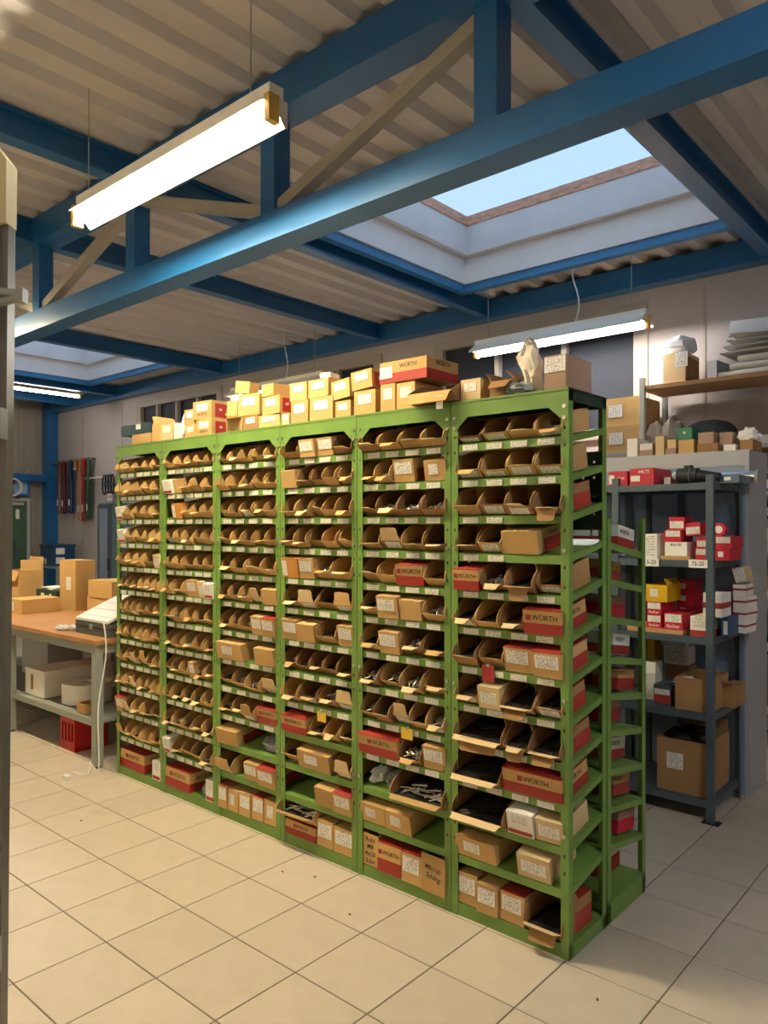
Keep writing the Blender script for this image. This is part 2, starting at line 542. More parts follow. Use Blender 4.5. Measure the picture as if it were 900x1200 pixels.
# ---- back wall with the high windows
wins = [(-10.25, -8.25, 4), (-7.9, -5.42, 4), (-4.6, -2.5, 3)]
ZW0, ZW1 = 2.30, 3.32
m = MB()
m.box(WX-.2, XR+.2, WY, WY+.2, 0, ZW0)
m.box(WX-.2, XR+.2, WY, WY+.2, ZW1, ZC+.07)
xs = [WX-.2] + [v for w in wins for v in w[:2]] + [XR+.2]
for a, b in zip(xs[0::2], xs[1::2]):
    m.box(a, b, WY, WY+.2, ZW0, ZW1)
wb_ = struct(m.build('wall_back', 'wall_paint'))
for k in range(10):   # vertical joints between the wall panels
    x = -12.0 + k*1.25
    if not any(w[0]-.1 < x < w[1]+.1 for w in wins):
        MB().box(x, x+.02, WY-.006, WY+.004, 0, 3.4).build('joint_strip', 'frame_beige', wb_)
for n, (a, b, k) in enumerate(wins):
    root = bpy.data.objects.new('window_%d' % (n+3), None); COL.objects.link(root); struct(root)
    root.location = (a, WY, ZW0)
    W, Hh = b-a, ZW1-ZW0
    MB().box(-.06, W+.06, -.015, .12, Hh-.04, Hh+.05).build('head_frame', 'frame_beige', root)
    MB().box(-.06, W+.06, -.04, .12, -.05, .04).build('window_sill', 'frame_beige', root)
    for i in range(k+1):
        x = W*i/k
        e = .06 if i in (0, k) else .025
        MB().box(x-e, x+e, -.012, .10, 0, Hh).build('mullion', 'frame_beige', root)
        if i < k:
            MB().box(x, W*(i+1)/k, .045, .065, 0, Hh).build('pane', 'pane_dark', root)

# ---- end wall of ribbed sheet
m = MB()
y = YN-.2
while y < WY+.2:
    m.prism([(WX, y), (WX, y+.10), (WX+.02, y+.115), (WX+.02, y+.185), (WX, y+.20), (WX-.06, y+.20), (WX-.06, y)], 'z', 0, ZC+.05)
    y += .20
struct(m.build('wall_left', 'wall_sheet'))
struct(MB().box(XR, XR+.2, YN-.2, WY+.2, 0, ZC+.08).build('wall_right', 'wall_paint'))
struct(MB().box(WX-.2, XR+.2, YN-.2, YN, 0, ZC+.08).build('wall_front', 'wall_paint'))
# plinth rail of the end wall, corner post
struct(MB().box(WX+.02, WX+.16, YN, WY-.02, 1.98+.28, 2.10+.28).build('trim_2', 'beam_blue'))
struct(MB().box(WX+.02, WX+.20, WY-.20, WY-.005, 0, ZC-.01).build('trim_3', 'beam_blue'))
struct(MB().prism([(WY-.15, 3.46), (WY-.005, 3.46), (WY-.005, ZC-.01), (WY-.15, ZC-.01), (WY-.15, ZC-.03), (WY-.03, ZC-.03), (WY-.03, 3.48), (WY-.15, 3.48)][::-1], 'x', WX, XR).build('trim_4', 'beam_blue'))
struct(MB().box(WX+.02, XR, WY-.16, WY-.10, 3.455, ZC-.012).build('trim_5', 'beam_blue'))
struct(MB().box(-9.95, -9.87, WY-.07, WY-.005, 0, 2.2).build('trim_6', 'frame_beige'))

# ---- roof steel: lattice girder over the rack, roof beams running to the back wall
TY, TYB = 2.32, 2.46
TZ0, TZ1 = 2.87, 3.005
tr = thing('roof_truss', 'blue steel lattice girder with box chords spanning above the green racks', 'roof truss', (-5, (TY+TYB)/2, TZ0))
def tpart(name, mb, m_='beam_blue'):
    o = mb.build(name, m_, tr); o.matrix_parent_inverse = Matrix.Translation(-Vector(tr.location)); return o
mm = MB().box(WX+.02, XR, TY, TYB, TZ0, TZ1)
tpart('bottom_chord', mm)
tpart('top_chord', MB().box(WX+.02, XR, TY-.01, TYB+.01, 3.46, ZC-.002))
nodes = [-1.55 - 1.24*k for k in range(-3, 10)]
for x in nodes:
    tpart('vertical_strut', MB().box(x-.05, x+.05, TY+.02, TYB-.02, TZ1, 3.46))
for k, x in enumerate(nodes[:-1]):
    xn = nodes[k+1]
    if x > -1.5: continue
    lo_first = ((k - 3) % 2 == 1)
    za, zb = (TZ1+.02, 3.44) if lo_first else (3.44, TZ1+.02)
    tpart('diagonal_brace', MB().beam((x, (TY+TYB)/2, za), (xn, (TY+TYB)/2, zb), .06, .06), 'brace_hazed')
for k, x in enumerate((-1.49, -3.96, -5.30, -8.02, -10.63, 0.95, -12.0)):
    b = MB().box(x-.05, x+.05, YN, WY-.15, 3.48, 3.50)
    b.box(x-.008, x+.008, YN, WY-.15, 3.50, ZC-.012).box(x-.05, x+.05, YN, WY-.15, ZC-.014, ZC-.002)
    where = ['along the near-corner edge of the large roof light', 'along the far edge of the large roof light',
             'between the two roof lights, next to large one', 'along the near edge of the small roof light', 'along the far edge of small roof light',
             'above the grey shelving end', 'closest to the end wall'][k]
    tag(b.build('roof_beam', 'beam_blue'), 'blue steel roof beam ' + where, 'roof beam', 'blue roof beams')

# ================================================================== LAMPS
def lamp(label, x, y, z, length, rz=0.0, cable=True, side=False, glow='tube_glow'):
    t = thing('fluorescent_lamp', label, 'ceiling lamp', (x, y, z), rz, group='fluorescent lamps')
    L = length/2
    MB().box(-L, L, -.006 if side else -.032, .06 if side else .032, .053, .105).build('housing', 'lamp_white', t)
    rf = MB()
    if side:      # one-sided reflector behind the tube
        rf.prism([(-.006, .052), (-.048, .024), (-.046, .020), (0, .046)], 'x', -L, L)  # small near-side lip added to keep tube light off the ceiling
        rf.prism([(.008, .052), (.020, .022), (.066, -.040), (.072, -.040), (.072, -.030), (.028, .03), (.03, .052)], 'x', -L, L)
    for s in (() if side else (-1, 1)):
        rf.prism([(s*.03, .062), (s*.115, .0), (s*.115, -.012), (s*.119, -.012), (s*.119, .004), (s*.03, .068)], 'x', -L, L)
    rf.build('reflector', 'lamp_white', t)
    for s in (-1, 1):
        MB().prism([(.0, .06), (.018, .02), (.064, -.037), (.08, -.037), (.08, .06)] if side else [(-.03, .06), (-.115, 0), (.115, 0), (.03, .06)], 'x', s*L, s*(L-.004)).build('end_plate', 'lamp_white', t)
        MB().box(s*(L+.002)-.012, s*(L+.002)+.016, -.025, .025, -.045, .055).build('tube_holder', 'lamp_holder', t)
    tb = MB().cyl((-L+.01, 0, -.018), (L-.01, 0, -.018), .019, 12); tb.smooth = True
    tb.build('tube', glow, t)
    for s in (-.42, .42):
        MB().cyl((s*length, 0, .11), (s*length, 0, ZC-z-.002), .003, 5).build('suspension_wire', 'steel_grey', t)
    if cable:
        pts = [(.12*length + .03*math.sin(i*.7), 0, .11 + (ZC-z-.115)*i/8) for i in range(9)]
        MB().tube(pts, .006, 5).build('power_cable', 'white_plastic', t)
    return t
lamp('long fluorescent lamp hanging in front of the blue lattice girder', -2.86, 1.80, 3.04, 1.47, side=True, cable=False)
lamp('fluorescent lamp hung on wires before the dark window, beside the wall shelving', -2.98, 5.52, 3.03, 1.53, glow='tube_glow_neutral')
lamp('fluorescent lamp hung on wires behind boxes atop the rack', -6.45, 5.52, 3.03, 1.53, glow='tube_glow_neutral')
lamp('fluorescent lamp hanging below the small roof light', -10.97, 4.82, 3.48, 1.4, R(90), cable=False, glow='tube_glow_dim')
lamp('added unseen fluorescent lamp hanging above the wooden workbench', -6.55, 1.80, 3.03, 1.53)  # out-of-view lamp added to brighten the bench end
lamp('added unseen fluorescent lamp hanging over the aisle beside the open rack end', .95, 1.80, 3.04, 1.53, glow='tube_glow_cool')  # extra cool lamp out of view, added to light the right side
lamp('added unseen fluorescent lamp over the open floor in front of racks', -2.93, -1.8, 3.03, 1.53, glow='tube_glow_warm_dim')  # extra lamp behind the camera, added as fill light

# ================================================================== GREEN RACK
RY = 2.39; RD = 0.30; BW = 0.506; X_END = -1.235; RH = 2.0
TILT = math.atan2(.055, RD)
SHELF_Z = [1.832, 1.694, 1.553, 1.410, 1.268, 1.127, .976, .828, .683, .538, .388, .237]
BOT_Z = .05

def post_mesh(h):
    return cached(('post', h), lambda: MB().prism([(0,0),(.031,0),(.031,.003),(.003,.003),(.003,.031),(0,.031)], 'z', 0, h).mesh('post'))
def post_mesh_m(h):
    return cached(('postm', h), lambda: MB().prism([(0,0),(-.031,0),(-.031,.003),(-.003,.003),(-.003,.031),(0,.031)], 'z', 0, h).mesh('post'))
def post_mesh_b(h, s):
    return cached(('postb', h, s), lambda: MB().prism([(0,0),(s*.031,0),(s*.031,-.003),(s*.003,-.003),(s*.003,-.031),(0,-.031)], 'z', 0, h).mesh('post'))
def shelf_mesh(w, d, rise):
    def mk():
        m = MB()
        m.prism([(0, -.030), (.002, -.030), (.002, -.003), (d, rise-.003), (d, rise), (0, 0)], 'x', -w/2, w/2)
        for s in (-1, 1):
            m.prism([(.003, -.024), (d, rise-.024), (d, rise+.002), (.003, .002)], 'x', s*w/2, s*(w/2-.002))
        return m.mesh('shelf')
    return cached(('shelf', w, d, rise), mk)
bolt_me = cached('bolt', lambda: MB().cyl((0, .001, 0), (0, -.006, 0), .007, 8).mesh('bolt'))
hole_me = cached('slot', lambda: MB().box(-.0035, .0035, -.0006, .0006, -.006, .006).mesh('slot'))
card_me = cached('card', lambda: MB().box(-.034, .034, -.0035, 0, -.011, .011).mesh('shelf_card'))
card5_me = cached('card5', lambda: MB().box(-.030, .030, -.0035, 0, -.011, .011).mesh('shelf_card'))

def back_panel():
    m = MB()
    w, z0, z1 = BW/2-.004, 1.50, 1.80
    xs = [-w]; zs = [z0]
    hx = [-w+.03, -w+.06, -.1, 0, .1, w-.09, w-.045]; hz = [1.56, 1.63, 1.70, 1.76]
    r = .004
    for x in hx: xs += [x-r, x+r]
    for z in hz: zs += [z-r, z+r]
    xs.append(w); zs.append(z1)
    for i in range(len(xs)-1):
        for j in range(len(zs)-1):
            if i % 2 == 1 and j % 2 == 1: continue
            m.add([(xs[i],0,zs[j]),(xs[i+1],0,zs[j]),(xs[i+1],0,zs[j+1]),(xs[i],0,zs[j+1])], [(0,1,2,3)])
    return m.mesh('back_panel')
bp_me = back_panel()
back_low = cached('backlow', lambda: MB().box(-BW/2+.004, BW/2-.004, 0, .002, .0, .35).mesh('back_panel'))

NCARDS = [[5]*12, [5]*12, [4]*10+[0]*2, [4]*9+[0]*3, [4]*10+[0]*2, [4, 4, 2, 2, 4, 4, 4, 4, 4, 4, 0, 0]]
def bay_x(b):            # centre of bay b (0 = beside the workbench ... 5 = open end)
    return X_END - BW*(5-b) - BW/2
BAYS = []
for b in range(6):
    cx = bay_x(b)
    lab = ['tall green shelving bay standing beside the workbench', 'second tall green shelving bay from the workbench',
           'third tall green shelving bay from the workbench', 'fourth tall green shelving bay from the workbench',
           'fifth tall green shelving bay, next to the open end bay', 'tall green end shelving bay with the open side of sloping rails'][b]
    t = thing('shelving_bay', lab, 'shelving', (cx, RY, 0), group='tall green shelving bays')
    BAYS.append(t)
    w = BW - .003
    for s in (-1, 1):
        me = post_mesh(RH-.012) if s < 0 else post_mesh_m(RH-.012)
        p = link('post', me, 'rack_green', t, (s*w/2, 0, 0))
        for z in (1.935, 1.895, 1.43, .905, .43):
            link('bolt', bolt_me, 'bolt_steel', p, (-s*.016, 0, z))
        for z in (1.86, 1.80, 1.50, 1.37, 1.30, .86, .80, .36, .30):
            link('slot', hole_me, 'black_goods', p, (-s*.016, 0, z))
        link('post', post_mesh_b(RH-.012, -s), 'rack_green', t, (s*w/2, RD, 0))
    # header panel with gusset corners
    hw = w/2
    MB().prism([(-hw, 1.895), (-hw+.032, 1.895), (-hw+.078, 1.935), (hw-.078, 1.935), (hw-.032, 1.895), (hw, 1.895), (hw, RH), (-hw, RH)], 'y', -.003, -.0005).build('header_panel', 'rack_green', t)
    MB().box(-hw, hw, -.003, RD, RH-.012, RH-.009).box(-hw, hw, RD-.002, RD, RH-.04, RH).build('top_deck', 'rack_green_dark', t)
    for s in (-1, 1):
        MB().prism([(.0, RH-.045), (RD, RH-.045), (RD, RH), (0, RH)], 'x', s*hw, s*(hw-.002)).build('side_rail', 'rack_green_dark', t)
    for i, z in enumerate(SHELF_Z):
        sh = link('shelf', shelf_mesh(round(w-.006, 4), RD-.004, .055), 'rack_green', t, (0, .0045, z))
        n = NCARDS[b][i]
        if n:
            iw = w-.075
            for k in range(n):
                if n == 2:
                    xk = -iw/2 + iw*(k+.5)/4
                else:
                    xk = -iw/2 + iw*(k+.5)/n
                link('shelf_card', card5_me if n == 5 else card_me, 'shelf_card', sh, (xk + random.uniform(-.006, .006), -.0005, -.0155))
    m = MB().box(-hw+.003, hw-.003, .004, RD-.002, BOT_Z-.003, BOT_Z)
    m.box(-hw, hw, .0035, .0065, 0.0, BOT_Z).box(-hw, hw, RD-.003, RD, 0, BOT_Z)
    m.box(-hw, -hw+.002, .003, RD, 0, BOT_Z).box(hw-.002, hw, .003, RD, 0, BOT_Z)
    m.build('plinth', 'rack_green', t)
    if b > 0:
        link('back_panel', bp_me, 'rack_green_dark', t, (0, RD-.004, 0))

# ---- bins
def bin_mesh(w, d, h, hf, kind):
    """display bin: high back, side walls rounded down to a low front"""
    def mk():
        m = MB(); t = .003
        lean = .030
        prof = [(lean, 0), (0, hf)]
        n = 6
        run = d*.52
        for i in range(1, n+1):
            a = math.pi/2*i/n
            prof.append((run*(1-math.cos(a)) if kind == 0 else run*i/n, hf + (h-hf)*math.sin(a)))
        prof += [(d, h), (d, 0)]
        for s in (-1, 1):
            m.prism(prof, 'x', s*w/2, s*(w/2-t))
        m.box(-w/2+t, w/2-t, lean, d, 0, t)
        m.box(-w/2+t, w/2-t, d-t, d, t, h)
        m.prism([(lean, 0), (lean+t, t), (t, hf), (0, hf)], 'x', -w/2+t, w/2-t)
        return m.mesh('body')
    return cached(('bin', round(w, 3), round(d, 3), round(h, 3), round(hf, 3), kind), mk)
def lid_mesh(w, d, h):
    return cached(('lid', round(w, 3), round(d, 3), round(h, 3)), lambda: MB().box(-w/2, w/2, d*.52, d, h, h+.002).mesh('lid'))
def flap_mesh(w, L):
    def mk():
        m = MB(); n = 4
        pr = [(-w/2+.002, 0), (w/2-.002, 0), (w/2-.010, L*.35), (w/2-.012, L*.9), (w/2-.02, L), (-w/2+.02, L), (-w/2+.012, L*.9), (-w/2+.010, L*.35)]
        m.prism(pr, 'y', -.0025, 0)
        return m.mesh('front_flap')
    return cached(('flap', round(w, 3), round(L, 3)), mk)
def heap_mesh(w, d, seed, amp):
    def mk():
        m = MB(); nx, ny = 9, 14
        vs = []
        for j in range(ny+1):
            for i in range(nx+1):
                x = -w/2 + w*i/nx; y = d*j/ny
                z = amp*(mnoise.noise(Vector((x*70, y*70, seed*7.3))) + .6*mnoise.noise(Vector((x*180, y*180, seed*3.1))))
                vs.append((x, y, z))
        fs = [(j*(nx+1)+i, j*(nx+1)+i+1, (j+1)*(nx+1)+i+1, (j+1)*(nx+1)+i) for j in range(ny) for i in range(nx)]
        o = len(vs)
        base = [(-w/2, .012, -.016), (w/2, .012, -.016), (w/2, d, -.016), (-w/2, d, -.016)]
        m.add(vs + base, fs + [(o, o+1, o+2, o+3), (0, o, o+3, ny*(nx+1)), (nx, o+1, o+2, ny*(nx+1)+nx)])
        return m.mesh('contents')
    return cached(('heap', round(w, 3), round(d, 3), seed, amp), mk)
def bolts_mesh(w, d, seed, long_=False):
    def mk():
        rn = random.Random(seed)
        m = MB()
        for k in range(26 if long_ else 46):
            x = rn.uniform(-w/2+.012, w/2-.012); y = rn.uniform(.012, d-.02)
            if long_:
                a = rn.gauss(.25, .22); L = min(w, d)*rn.uniform(.45, .6)
            else:
                a = rn.uniform(0, math.pi); L = rn.uniform(.014, .026)
            dx, dy = math.cos(a)*L/2, math.sin(a)*L/2
            x = max(-w/2+.008+abs(dx), min(w/2-.008-abs(dx), x)); y = max(.008+abs(dy), min(d-.008-abs(dy), y))
            z = rn.uniform(0, .012); tz = rn.uniform(-.006, .006)
            m.cyl((x-dx, y-dy, z-tz), (x+dx, y+dy, z+tz), .0028, 5)
            m.cyl((x+dx, y+dy, z+tz), (x+dx*1.01+.004*math.cos(a), y+dy*1.01+.004*math.sin(a), z+tz), .0055, 6)
        return m.mesh('contents')
    return cached(('bolts', round(w, 3), round(d, 3), seed, long_), mk)
def stick_mesh(w, h):
    return cached(('sticker', round(w, 3), round(h, 3)), lambda: MB().box(-w/2, w/2, -.0012, 0, 0, h).mesh('label'))

def slot_label(what, b, row, k):
    up = 13 - row        # 1 = bottom
    bay = ['bay beside workbench', 'bay two from workbench', 'bay three from workbench', 'bay four from workbench', 'bay five from workbench', 'end bay'][b]
    return '%s, %s, %s level up, %s from bench side' % (what, bay, ORD[up-1], ORD[k])

def put_root(name, label, cat, group, x, row, rz=0.0, over=0.0, dz=0.0):
    if row < 12:
        z = SHELF_Z[row] + (-over)*math.tan(TILT) + .003 + dz
        return thing(name, label, cat, (x, RY+.004-over, z), rz, TILT, group=group)
    return thing(name, label, cat, (x, RY+.008-over, BOT_Z+.001+dz), rz, 0, group=group)

def cbin(label, x, row, w, h=.092, d=None, rz=0, over=.006, hf=None, goods=None, tall_flap=False, sticker=False, red=False, dark=False, group='open display bins in the green racks', torn=False, cat='bin', fa=None, name='cardboard_bin'):
    d = d or random.choice((.17, .19, .21))
    hf = hf or h*random.choice((.34, .40, .46))
    t = put_root(name, label, cat, group, x, row, rz, over)
    mt = 'cardboard_dark' if dark else 'cardboard'
    mf = random.choice(('cardboard_pale', 'cardboard_pale', 'cardboard'))
    kind = random.choice((0, 0, 0, 1))
    link('body', cached(('binm', round(w,3), round(d,3), round(h,3), round(hf,3), kind, mt), lambda: bin_mesh(w, d, h, hf, kind).copy()), mt, t)
    ml = 'print_red' if red else mt
    link('lid', cached(('lidm', round(w,3), round(d,3), round(h,3), ml), lambda: lid_mesh(w, d, h).copy()), ml, t)
    if red:
        link('print_band', cached(('band', round(w,3), round(d,3), round(h,3)), lambda: MB().box(-w/2-.0008, -w/2, d*.45, d-.001, .003, h*.62).box(w/2, w/2+.0008, d*.45, d-.001, .003, h*.62).box(-w/2, w/2, d, d+.0008, .003, h*.62).mesh('print_band')), 'print_red', t)
    L = h*(.62 if tall_flap else random.choice((.26, .30, .34)))
    ang = R(random.uniform(-8, 14)) if tall_flap else R(random.choice((62, 80, 92, 105, 118)))
    if fa is not None: ang = R(fa)
    if tall_flap or fa is not None or random.random() < .58:
      link('front_flap', cached(('flapm', round(w,3), round(L,3), mf, tall_flap), lambda: flap_mesh(w if (tall_flap or fa) else w*.74, L).copy()), mf, t, (0, .0005, hf), (ang, 0, 0))
    if sticker and hf > .02:
        link('label', stick_mesh(w*.7, hf*.9), 'label', t, (0, .030-.030*.1-.0006, hf*.1), (math.atan2(.030, hf), 0, 0))
    g = goods if goods is not None else random.choice(('black', 'black', 'brown', 'brown', 'black', 'bolts', 'none'))
    iw, idp = w-.008, d*.86
    if g in ('black', 'brown', 'blue'):
        mm_ = {'black': 'black_goods', 'brown': 'brown_goods', 'blue': 'blue_goods'}[g]
        sd = random.randint(0, 3)
        c = link('contents', cached(('heapm', round(iw,3), round(idp,3), sd, mm_), lambda: heap_mesh(iw, idp, sd, .006).copy()), mm_, t, (0, .020, hf*.75)); c['kind'] = 'stuff'
    elif g in ('bolts', 'rods'):
        sd = random.randint(0, 1)
        c = link('contents', bolts_mesh(iw, idp*.6, sd, g == 'rods'), 'bolt_steel', t, (0, .022, hf*.7)); c['kind'] = 'stuff'
        c = link('contents_bed', cached(('bedm', round(iw,3), round(idp,3)), lambda: heap_mesh(iw, idp, 0, .004).copy()), 'black_goods', t, (0, .020, hf*.6)); c['kind'] = 'stuff'
    return t

def carton_parts(t, w, d, h, mt='cardboard', sticker=None, band=None, logo=None, open_top=False, side_logo=False, ink='ink', lid=None, tape=True, flaps=()):
    """t: root at the middle of the front bottom edge. sticker=(x,z,w,h) on the front"""
    key = (round(w,3), round(d,3), round(h,3), mt, open_top)
    if open_top:
        def mk():
            m = MB(); k = .004
            m.box(-w/2, w/2, 0, k, 0, h).box(-w/2, w/2, d-k, d, 0, h).box(-w/2, -w/2+k, k, d-k, 0, h).box(w/2-k, w/2, k, d-k, 0, h).box(-w/2+k, w/2-k, k, d-k, 0, k)
            return m.mesh('body')
        link('body', cached(('open',)+key, mk), mt, t)
    else:
        link('body', cached(('closed',)+key, lambda: MB().box(-w/2, w/2, 0, d, 0, h-.003).mesh('body')), mt, t)
        ml = lid or mt
        fm = cached(('cflap', round(w,3), round(d,3), ml), lambda: MB().box(-w/2, w/2, .0, d/2-.0012, 0, .003).mesh('top_flap'))
        link('top_flap', fm, ml, t, (0, 0, h-.003)); link('top_flap', fm, ml, t, (0, d/2+.0012, h-.003))
        if tape:
            link('tape', cached(('tape', round(w,3)), lambda: MB().box(-w/2, w/2, -.018, .018, 0, .0006).mesh('tape')), 'tape', t, (0, d/2, h))
    if band:
        z0, z1, bm_ = band
        m = cached(('cband', round(w,3), round(d,3), round(h*z0,3), round(h*z1,3), bm_), lambda: MB().box(-w/2-.0007, w/2+.0007, -.0007, d+.0007, h*z0+.001, h*z1).mesh('print_band'))
        link('print_band', m, bm_, t)
    if sticker:
        sx, sz, sw, shh = sticker
        link('label', stick_mesh(sw, shh), 'label', t, (sx, -.0008, sz))
    if logo:
        s, sz, lx, lz = logo
        lettering(s, t, sz, (lx, -.0012, lz), ink, name='logo')
        if side_logo:
            lettering(s, t, sz, (w/2+.0012, d*.5, lz), ink, rz=R(90), name='logo')
    for f in flaps:      # (side, length, angle)
        sd, L, a = f
        if sd == 'front':
            o = link('open_flap', flap_mesh(w, L).copy(), mt, t, (0, .002, h), (R(a), 0, 0))
        elif sd == 'back':
            o = link('open_flap', flap_mesh(w, L).copy(), mt, t, (0, d, h), (R(-a), 0, 0))
        elif sd == 'right':
            o = link('open_flap', flap_mesh(d*.96, L).copy(), mt, t, (w/2, d/2, h), (R(a), 0, R(90)))
        else:
            o = link('open_flap', flap_mesh(d*.96, L).copy(), mt, t, (-w/2, d/2, h), (R(-a), 0, R(90)))

def rack_carton(label, x, row, w, h, d=.20, kind='C', rz=0, over=.004, dz=0, group='closed cartons in the green racks'):
    nm = {'C': 'carton', 'R': 'printed_carton', 'K': 'printed_carton', 'P': 'carton', 'Y': 'carton', 'N': 'carton', 'D': 'carton'}[kind]
    t = put_root(nm, label, 'carton', group, x, row, rz, over, dz)
    if kind == 'C':
        carton_parts(t, w, d, h, 'cardboard', sticker=(random.uniform(-.01, .01)*w*5, h*.36, w*.80, h*.52), lid='print_red' if random.random() < .3 else None)
        link('print_band', cached(('sband', round(w,3), round(d,3), round(h,3)), lambda: MB().box(-w/2-.0007, w/2+.0007, d*.12, d*.99, .002, h*.55).mesh('print_band')), 'print_red', t)
    elif kind == 'D':
        carton_parts(t, w, d, h, 'cardboard', sticker=(-w*.08, h*.30, w*.4, h*.5))
    elif kind == 'P':
        carton_parts(t, w, d, h, 'paper', sticker=(0, h*.5, w*.7, h*.4))
        link('print_band', cached(('pband', round(w,3), round(h,3)), lambda: MB().box(-w/2+.004, w/2-.004, -.0008, 0, h*.05, h*.22).mesh('print_band')), 'print_red', t)
    elif kind == 'R':
        carton_parts(t, w, d, h, 'cardboard', band=(0, .46, 'print_red'), logo=('WÜRTH', min(h*.22, w*.14), w*.08, h*.68), side_logo=True, lid='print_red')
        s = min(h*.22, w*.14)
        lx = w*.08 - s*3.35
        MB().box(lx-s*.5, lx+s*.5, -.0014, 0, h*.68-s*.5, h*.68+s*.5).build('logo_square', 'print_red', t)
    elif kind == 'K':
        carton_parts(t, w, d, h, 'cardboard')
        link('print_band', cached(('kband', round(w,3), round(d,3), round(h,3)), lambda: MB().box(-w/2-.0007, w/2+.0007, d*.22, d*.99, .002, h*.6).mesh('print_band')), 'print_red', t)
        lettering('WÜRTH', t, h*.16, (w/2+.0012, d*.55, h*.78), 'ink', rz=R(90), name='logo')
    elif kind == 'Y':
        carton_parts(t, w, d, h, 'orange_box', sticker=(-w*.32, h*.1, w*.3, h*.8))
    elif kind == 'N':
        carton_parts(t, w, d, h, 'cardboard_pale', sticker=(0, h*.25, w*.75, h*.5))
    return t

def bag(name, label, cat, x, y, z, rx, ry, rz, seed, m_='plastic_clear', group=None):
    t = thing(name, label, cat, (x, y, z), group=group)
    MB().blob((0, 0, rz*.55), rx, ry, rz, seed, .35, 2.6).build('film', m_, t)
    tw = MB().cyl((rx*.2, 0, rz*1.05), (rx*.35, 0, rz*1.5), rx*.09, 8, rx*.22); tw.smooth = True
    tw.build('gathered_neck', m_, t)
    return t

# tokens: kind[:relative width]; kinds
#  B bin, S bin with sticker, U bin with tall flap, X bin of bolts, Z bin of blue goods, C/D/N/P/R/K/Y cartons, T wide open tray, J torn carton, G bag, _ gap
LAY = {
 0: ['B:.7 B B B B', 'B B B B B', 'P:.8 B B B B', 'P:.9 B B B B', 'B B B B N:.8', 'B B B S B B', 'B B S B B B', 'B B X B X B', 'B B U U B B', 'B B U S B B', 'C:.8 U B B S', 'U B B S B', 'R:2.2 _:.7 P:.7'],
 1: ['B:1.3 B B B B', 'P:.9 K:.8 B B B', '_:.8 Y:.9 B:.7 B B', 'S B B B B', 'B B B B B', 'B B B:.6 C N:.8 P:.9', 'B B:1.1 B B X', 'B B Z B B', 'B B B C:.7 B B', 'B:.8 B B B X', 'B X B B B', 'P:.7 B B B X', 'R:2.2 _:.3 G:.9 P:.7'],
 2: ['B:.8 B B B B', 'B B B B B', 'B B S B B', 'B B B B:.8 B', 'B B B B', 'B B B:.9 U:.9 K:1.2', 'B B:.8 B C:.9 C', 'D:1.5 _:.6 K C:.1' , 'B B X U', 'X B U:.9 R:1.4', 'K:1.4 _:.8 G:1.6', 'U:1.2 _:.7 C C:1.2', 'C:.8 D C C D:1.2'],
 3: ['B:1.2 C C B:1.2', 'K:1.2 B B B B', 'B B B:.7 B B', 'B B B B B', 'Y C:.9 B:.9 B:1.2', 'B U B U', 'C K:1.1 B:1.2 C:.9', 'X B B B B:1.2', 'B S:1.1 X U', 'R:2 B:1.2 B B', 'B D:2 _:.3 U', '_:2 K:1.1 C', 'T:2 C C:1.2'],
 4: ['B B B B', 'B B C:1.2 _:.5 D:1.2', 'B:.8 B B B', 'B U B B', 'B B R:1.4 B:1.1', 'B C:1.1 K:1.1 X:1.1', 'B C B B:1.1', 'X X X B', 'B B U B S', 'R:1.9 X C', 'G:.8 G:.9 T:2.3', 'D:1.3 D:1.3 _:1.6', 'H:.9 R:1.2 C:1.0 I:1.1'],
 5: ['S S B S', 'S S S S', 'B S S J', 'B S K:1.5 _:.9', 'R:1.1 B J:1.1 S', 'S B B R:1.5', 'B B C:1.1 C:1.1', 'S N:.9 J:1.2 S', 'J:1.9 J:.9 J:1.1', 'T:1.8 R:2.0', 'T:1.9 P:.9 N:.9', 'D:1.5 _:.7 N:1.1 _:.4', 'C C C:1.1 J:1.6'],
}
